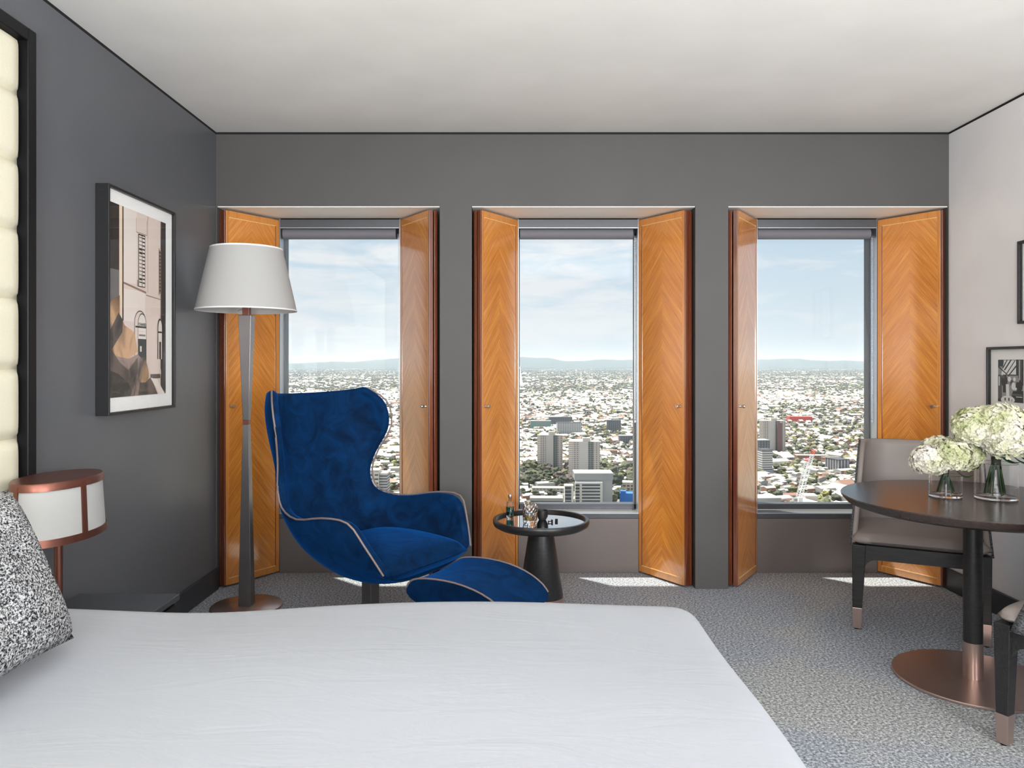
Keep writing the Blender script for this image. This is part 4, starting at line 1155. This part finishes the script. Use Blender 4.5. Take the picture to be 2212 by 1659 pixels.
M_blue = mat('blue_sheeting', (0.03, 0.19, 0.62), 0.5)
G().box(-10, 12, 0, 14, 0, zp(1066, 872) - GZ).build('sheeting', M_blue, bl); G().box(-9, -3, -1, 6, zp(1066, 872) - GZ, zp(1061, 872) - GZ).build('stair_tower', M_blue, bl)
KEEP.append((bl.location.x, 878, 18))

M_grid = facade('white_grid_facade', (0.62, 0.62, 0.61), (0.07, 0.08, 0.09), 4.2, 3.3, 0.62, 0.55)
M_dark_f = facade('dark_glazed_facade', (0.12, 0.125, 0.135), (0.30, 0.31, 0.34), 5.0, 3.6, 0.35, 0.5)
M_pale_f = facade('pale_banded_facade', (0.55, 0.52, 0.49), (0.12, 0.13, 0.15), 60.0, 3.4, 1.1, 0.48)
M_brick_f = facade('brick_flats_facade', (0.36, 0.20, 0.15), (0.10, 0.09, 0.09), 4.0, 3.2, 0.4, 0.5)
def at_px(name, label, x0, x1, ytop, ybase, dep, rz, m, Y=None, roof=None, plant=False):
    X, Yd = gp((x0 + x1) / 2, ybase, Y); w = (x1 - x0) * Yd / F; h = zp(ytop, Yd) - GZ
    return block(name, label, X, Yd + dep / 2, w, dep, h, rz, m, roof=roof, plant=plant)
D_ROOF = mat('dark_roof', (0.08, 0.08, 0.09), 0.7)
at_px('apartment_block', 'dark roofed apartment block with a white grid front behind the twin towers', 1203, 1256, 914, 939, 20, 4, M_grid, roof=D_ROOF)
at_px('apartment_block', 'long dark glazed apartment block behind the white grid front', 1186, 1236, 902, 916, 18, 3, M_dark_f, roof=D_ROOF)
at_px('apartment_block', 'dark apartment block at the right of the middle window', 1312, 1342, 909, 934, 22, -4, M_dark_f, roof=D_ROOF)
at_px('apartment_block', 'low teal sided block left of the white grid front', 1146, 1190, 910, 926, 18, 0, facade('teal_banded_facade', (0.16, 0.30, 0.28), (0.25, 0.26, 0.26), 40.0, 3.6, 0.7, 0.5), roof=M_roofs[2])
at_px('warehouse', 'bright red warehouse in the middle of the right window view', 1708, 1755, 901, 912, 34, -6, mat('red_cladding', (0.62, 0.09, 0.07), 0.6), roof=mat('red_roof', (0.60, 0.12, 0.09), 0.6))
at_px('office_block', 'dark layered office block below the muralled tower', 1636, 1662, 952, 1003, 22, 6, M_dark_f, roof=M_roofs[2])
at_px('office_block', 'grey banded office block right below the muralled tower', 1645, 1668, 973, 1010, 18, 6, M_pale_f, roof=D_ROOF, Y=1130)
at_px('apartment_block', 'long brick terrace across the right window behind the cranes', 1724, 1790, 985, 996, 16, -6, M_brick_f, roof=M_roofs[1])
at_px('apartment_block', 'brick building with open frame floors right of the cranes', 1781, 1802, 990, 1003, 14, 10, M_brick_f, roof=M_roofs[3])
at_px('office_block', 'dark sloping striped building right of the cranes', 1803, 1832, 994, 1020, 30, 16, facade('striped_slope', (0.10, 0.10, 0.11), (0.5, 0.5, 0.5), 6.0, 100.0, 0.2, 1.1), roof=D_ROOF)
at_px('office_block', 'pale office block with dark windows beside the blue chair back', 797, 818, 1018, 1098, 22, 0, facade('cream_punched_facade', (0.60, 0.56, 0.50), (0.10, 0.10, 0.11), 7.0, 5.0, 0.6, 0.42), Y=900, roof=M_roofs[1])
at_px('office_block', 'grey office block with ribbon windows at the right of the left window', 818, 836, 1024, 1098, 22, 0, M_pale_f, Y=905, roof=M_roofs[0])
at_px('terrace_row', 'long cream roofed row above the sill of the middle window', 1146, 1216, 1078, 1100, 16, -2, M_pale_f, Y=905, roof=M_roofs[1])
at_px('terrace_row', 'long pale three storey row behind the cream roofed row', 1150, 1222, 1056, 1078, 14, -3, facade('arcade_front', (0.52, 0.48, 0.44), (0.16, 0.14, 0.13), 4.5, 4.0, 0.55, 0.6), Y=985, roof=M_roofs[1])
at_px('warehouse', 'brick red warehouse with pale roof below the trees in the middle window', 1142, 1168, 1042, 1055, 22, -12, M_walls[1], Y=1040, roof=M_roofs[0])
at_px('apartment_block', 'brown framed unfinished block above the blue sheeting', 1347, 1372, 1044, 1062, 16, -8, facade('open_frame', (0.50, 0.42, 0.35), (0.10, 0.08, 0.07), 5.0, 4.0, 0.7, 0.6), Y=960, roof=M_roofs[1])
at_px('apartment_block', 'long brick flats behind the trees right of the twin towers', 1302, 1334, 974, 986, 14, -4, M_brick_f, roof=M_roofs[3])
at_px('office_block', 'dark grey block at the right edge of the middle window', 1338, 1372, 942, 958, 20, 0, M_dark_f, roof=M_roofs[2])
at_px('warehouse', 'white shed on the bottom edge of the right window', 1742, 1768, 1073, 1092, 18, -6, M_walls[0], Y=890, roof=M_roofs[0])
at_px('warehouse', 'long grey roofed shed at the bottom left of the right window', 1630, 1686, 1078, 1094, 26, 4, M_walls[2], Y=880, roof=M_roofs[2])

# tower cranes
M_cw = mat('white_crane_steel', (0.80, 0.80, 0.80), 0.5); M_cr = mat('red_crane_steel', (0.62, 0.04, 0.03), 0.5)
def lattice(p0, p1, w, n_):
    p0, p1 = Vector(p0), Vector(p1); d = (p1 - p0); t_ = d.normalized()
    u = t_.cross(Vector((0, 1, 0.01))).normalized(); v = t_.cross(u).normalized(); g = G(); rt = w * 0.055
    cs = [(u * a + v * b) * w / 2 for a, b in ((-1, -1), (1, -1), (1, 1), (-1, 1))]
    for c_ in cs: g.tube([p0 + c_, p1 + c_], rt * 1.5, 4)
    for k in range(n_):
        for q in range(4):
            a = p0 + d * (k / n_) + cs[q]; b = p0 + d * ((k + 1) / n_) + cs[(q + 1) % 4]
            g.tube([a, b], rt, 4)
    return g
def crane(label, Y, tip, foot):
    X1_, Z1_ = (tip[0] - 1106) * Y / F, zp(tip[1], Y); X0_, Z0_ = (foot[0] - 1106) * Y / F, zp(foot[1], Y)
    t = thing('tower_crane', label, 'crane', (X0_, Y, GZ), 0)
    zb_ = Z0_ - GZ
    lattice((0, 0, 0), (0, 0, zb_), 2.4, 16).build('mast', M_cw, t)
    dx, dz_ = X1_ - X0_, Z1_ - Z0_
    lattice((0, 0, zb_), (dx * 0.90, -1, zb_ + dz_ * 0.90), 2.6, 18).build('jib', M_cw, t)
    lattice((dx * 0.90, -1, zb_ + dz_ * 0.90), (dx, -1, zb_ + dz_), 2.8, 3).build('jib_tip', M_cr, t)
    G().box(-1.8, 1.8, -2, 2, zb_ - 3, zb_ + 1.5).build('cab', M_cw, t)
    G().box(-6, -3, -2, 2, zb_ - 2, zb_ + 1).build('counterweight', M_walls[2], t)
    KEEP.append((X0_, Y, 10))
crane('white lattice tower crane with red tip, the taller of two in the right window', 700, (1757, 970), (1728, 1078))
crane('white lattice tower crane with red tip, the shorter of two in the right window', 725, (1744, 987), (1721, 1084))

# ---- visibility of the ground through the three windows (plan wedge, image space)
def seen(px, py):
    if 622 < px < 862: return (py < 838) or (px > 842 - 0.28 * max(0, py - 960) and py > 930) or (py < 1080 and px > 846)
    if 1125 < px < 1372: return py < 1084
    if 1640 < px < 1870: return py < 1084 and not (px > 1852 and py > 950) and not (px > 1812 and py > 1035)
    return False
def tree_patch(x, y):
    """0..1, how wooded the land is here"""
    s_ = math.sin(x / 310.0 + 1.3 * math.sin(y / 520.0)) + math.sin(y / 430.0 + 0.8 * math.sin(x / 260.0) + 2.0) + 0.7 * math.sin((x + y) / 140.0)
    return 1 / (1 + math.exp(-1.4 * s_))

def scatter(n_, d0, d1, power):
    out = []
    while len(out) < n_:
        u = rnd.random(); d = (d0 ** power + u * (d1 ** power - d0 ** power)) ** (1 / power)
        px = rnd.uniform(480, 2010); out.append(((px - 1106) * d / F, d))
    return out

house_pts = scatter(900, 520, 840, 1.9) + scatter(5600, 840, 2000, 1.9) + scatter(17000, 2000, 4500, 1.8) + scatter(4800, 4500, 9000, 1.2) + scatter(700, 9000, 21000, 1.0)
houses = []
for x, y in house_pts:
    if not clear(x, y): continue
    tp_ = tree_patch(x, y)
    if rnd.random() < tp_ * 0.75: continue
    k = 1.0 if y < 2000 else (y / 2000.0) ** 0.42
    w = rnd.uniform(8, 16) * k; d = rnd.uniform(7, 13) * k; h = rnd.uniform(3.0, 6.0) * (1.0 if y < 2000 else 1.25)
    if rnd.random() < 0.09: w *= 2.4; d *= 1.8; h *= 1.2
    rz = R(rnd.choice((8, 8, 98, 8 + rnd.uniform(-8, 8)))) + 0.25 * math.sin(x / 900.0 + y / 1300.0)
    c_ = rnd.random(); mi = 0 if c_ < 0.56 else 1 if c_ < 0.80 else 2 if c_ < 0.92 else 3 if c_ < 0.965 else 4
    houses.append((x, y, w, d, h, rz, mi, rnd.randrange(3)))
tree_pts = scatter(900, 520, 830, 1.9) + scatter(5200, 830, 2000, 1.9) + scatter(10000, 2000, 4500, 1.8) + scatter(18000, 4500, 9000, 1.6) + scatter(20000, 9000, 21000, 1.3)
trees = []
for x, y in tree_pts:
    if not clear(x, y): continue
    tp_ = tree_patch(x, y)
    if rnd.random() > 0.22 + tp_ * 0.8: continue
    k = 1.0 if y < 2000 else (y / 2000.0) ** 0.55
    r = rnd.uniform(3.0, 6.5) * k
    c_ = rnd.random(); mi = 0 if c_ < 0.48 else 1 if c_ < 0.78 else 2 if c_ < 0.93 else 3
    trees.append((x, y, r, mi))
# the wooded park round the twin towers
for k in range(150):
    px = rnd.uniform(1120, 1375); py = rnd.uniform(1006, 1052)
    if 1240 < px < 1322 and py > 1015: continue
    x, y = gp(px, py)
    if clear(x, y): trees.append((x, y, rnd.uniform(4.5, 8.5), rnd.choice((0, 2, 2, 0, 1))))

def split(items, n_):
    vis = []
    rest = []
    for it in items:
        px = 1106 + it[0] * F / it[1]; py = 785 + 166 * F / it[1]
        (vis if seen(px, py) else rest).append(it)
    vis.sort(key=lambda t: t[1])
    return vis[:n_], vis[n_:] + rest
h_near, h_far = split(houses, 290)
t_near, t_far = split(trees, 290)

def house_mesh(w, d, h, gable=True):
    g = G(); rh = 0.28 * d if gable else 0.0
    a, b = w / 2, d / 2
    P = [(-a, -b, 0), (a, -b, 0), (a, b, 0), (-a, b, 0), (-a, -b, h), (a, -b, h), (a, b, h), (-a, b, h), (-a, 0, h + rh), (a, 0, h + rh)]
    V = [g.bm.verts.new(p) for p in P]
    for f in ((0, 1, 5, 4), (1, 2, 6, 9, 5), (2, 3, 7, 6), (3, 0, 4, 8, 7)): g.bm.faces.new([V[i] for i in f])
    for f in ((4, 5, 9, 8), (6, 7, 8, 9)):
        q = g.bm.faces.new([V[i] for i in f]); q.material_index = 1
    return g
var = {}
for mi in range(5):
    for wi in range(3):
        g = house_mesh(1, 1, 1); me = bpy.data.meshes.new('suburban_house'); g.bm.to_mesh(me); g.bm.free()
        me.materials.append(M_walls[wi]); me.materials.append(M_roofs[mi]); var[(mi, wi)] = me
RN = ('white roofed', 'cream roofed', 'grey roofed', 'terracotta roofed', 'rust roofed')
def zone(x, y):
    px = 1106 + x * F / y; py = 785 + 168 * F / y
    if px < 900: a = 'left window, ' + ('beyond the chair back' if px < 800 else 'between chair back and shutter')
    elif px < 1450:
        a = 'middle window, ' + ('left of the twin towers' if px < 1160 else 'by the left twin tower' if px < 1217 else 'by the right twin tower' if px < 1295 else 'right of the twin towers')
    else:
        a = 'right window, ' + ('below the muralled tower' if px < 1692 else 'by the cranes' if px < 1765 else 'right of the cranes')
    return a + (', nearest the sill' if py > 1055 else ', well above the sill' if py < 1015 else '')
def win_of(x, y):
    px = 1106 + x * F / y
    return 'left' if px < 900 else 'middle' if px < 1450 else 'right'
for x, y, w, d, h, rz, mi, wi in h_near:
    o = bpy.data.objects.new('suburban_house', var[(mi, wi)]); COL.objects.link(o)
    o.location = (x, y, GZ); o.rotation_euler = (0, 0, rz); o.scale = (w, d, h)
    wn_ = win_of(x, y)
    zz_ = zone(x, y); sz = 'large' if w * d > 330 else 'small'
    tag(o, '%s %s house, %s' % (sz, RN[mi], zz_), 'house', '%s %s houses, %s' % (sz, RN[mi], zz_))

def blob(seed, sub):
    r_ = random.Random(seed); bm = bmesh.new()
    bmesh.ops.create_icosphere(bm, subdivisions=sub, radius=1.0)
    ph = [r_.uniform(0, 6) for _ in range(6)]
    for v in bm.verts:
        c_ = v.co.copy()
        k = 1 + 0.16 * math.sin(4 * c_.x + ph[0]) * math.sin(3.6 * c_.y + ph[1]) + 0.13 * math.sin(6.5 * c_.z + ph[2] + 3 * c_.x) + 0.09 * math.sin(11 * c_.x + ph[3]) * math.sin(10 * c_.y + ph[4]) + r_.uniform(-0.07, 0.07)
        v.co = c_ * k; v.co.z = v.co.z * 0.78 + 0.95
    return bm
tv = {}
for mi in range(4):
    for sd in range(4):
        bm = blob(sd * 7 + mi, 3); me = bpy.data.meshes.new('tree'); bm.to_mesh(me); bm.free(); me.materials.append(M_trees[mi])
        tv[(mi, sd)] = me
TN = ('dark green', 'olive green', 'brownish', 'yellow green')
for x, y, r, mi in t_near:
    o = bpy.data.objects.new('tree', tv[(mi, rnd.randrange(4))]); COL.objects.link(o)
    o.location = (x, y, GZ); s_ = r * rnd.uniform(0.9, 1.2); o.scale = (r, r, s_); o.rotation_euler = (0, 0, rnd.uniform(0, 6.28))
    wn_ = win_of(x, y)
    zz_ = zone(x, y); sz = 'big' if r > 5.2 else 'small'
    tag(o, '%s %s tree, %s' % (sz, TN[mi], zz_), 'tree', '%s %s trees, %s' % (sz, TN[mi], zz_))

# everything beyond: one mesh of roofs, one of treetops
V, Fc, MI = [], [], []
for x, y, w, d, h, rz, mi, wi in h_far:
    c_, s_ = math.cos(rz), math.sin(rz); a, b = w / 2, d / 2; rh = 0.25 * d; n0 = len(V)
    for px, py, pz in ((-a, -b, 0), (a, -b, 0), (a, b, 0), (-a, b, 0), (-a, -b, h), (a, -b, h), (a, b, h), (-a, b, h), (-a, 0, h + rh), (a, 0, h + rh)):
        V.append((x + px * c_ - py * s_, y + px * s_ + py * c_, GZ + pz))
    for f in ((0, 1, 5, 4), (1, 2, 6, 9, 5), (2, 3, 7, 6), (3, 0, 4, 8, 7)): Fc.append([n0 + i for i in f]); MI.append(wi)
    for f in ((4, 5, 9, 8), (6, 7, 8, 9)): Fc.append([n0 + i for i in f]); MI.append(3 + mi)
me = bpy.data.meshes.new('distant_houses'); me.from_pydata(V, [], Fc)
for m_ in M_walls + M_roofs: me.materials.append(m_)
me.polygons.foreach_set('material_index', MI)
o = bpy.data.objects.new('distant_houses', me); COL.objects.link(o)
tag(o, 'countless tiny pale roofs of the suburbs stretching to the hills', 'houses', kind='stuff')
base = {}
for mi in range(4):
    bm = blob(50 + mi, 1); bm.verts.ensure_lookup_table(); base[mi] = ([v.co.copy() for v in bm.verts], [[v.index for v in f.verts] for f in bm.faces]); bm.free()
V, Fc, MI = [], [], []
for x, y, r, mi in t_far:
    vs0, fs0 = base[rnd.randrange(4)]; n0 = len(V); fl_ = 1.0 if y < 4500 else 0.6
    V += [(x + v.x * r, y + v.y * r, GZ + v.z * r * fl_) for v in vs0]
    for f in fs0: Fc.append([n0 + i for i in f]); MI.append(mi)
me = bpy.data.meshes.new('distant_trees'); me.from_pydata(V, [], Fc)
for m_ in M_trees: me.materials.append(m_)
me.polygons.foreach_set('material_index', MI)
o = bpy.data.objects.new('distant_trees', me); COL.objects.link(o)
tag(o, 'countless dark treetops between the distant suburban roofs', 'trees', kind='stuff')
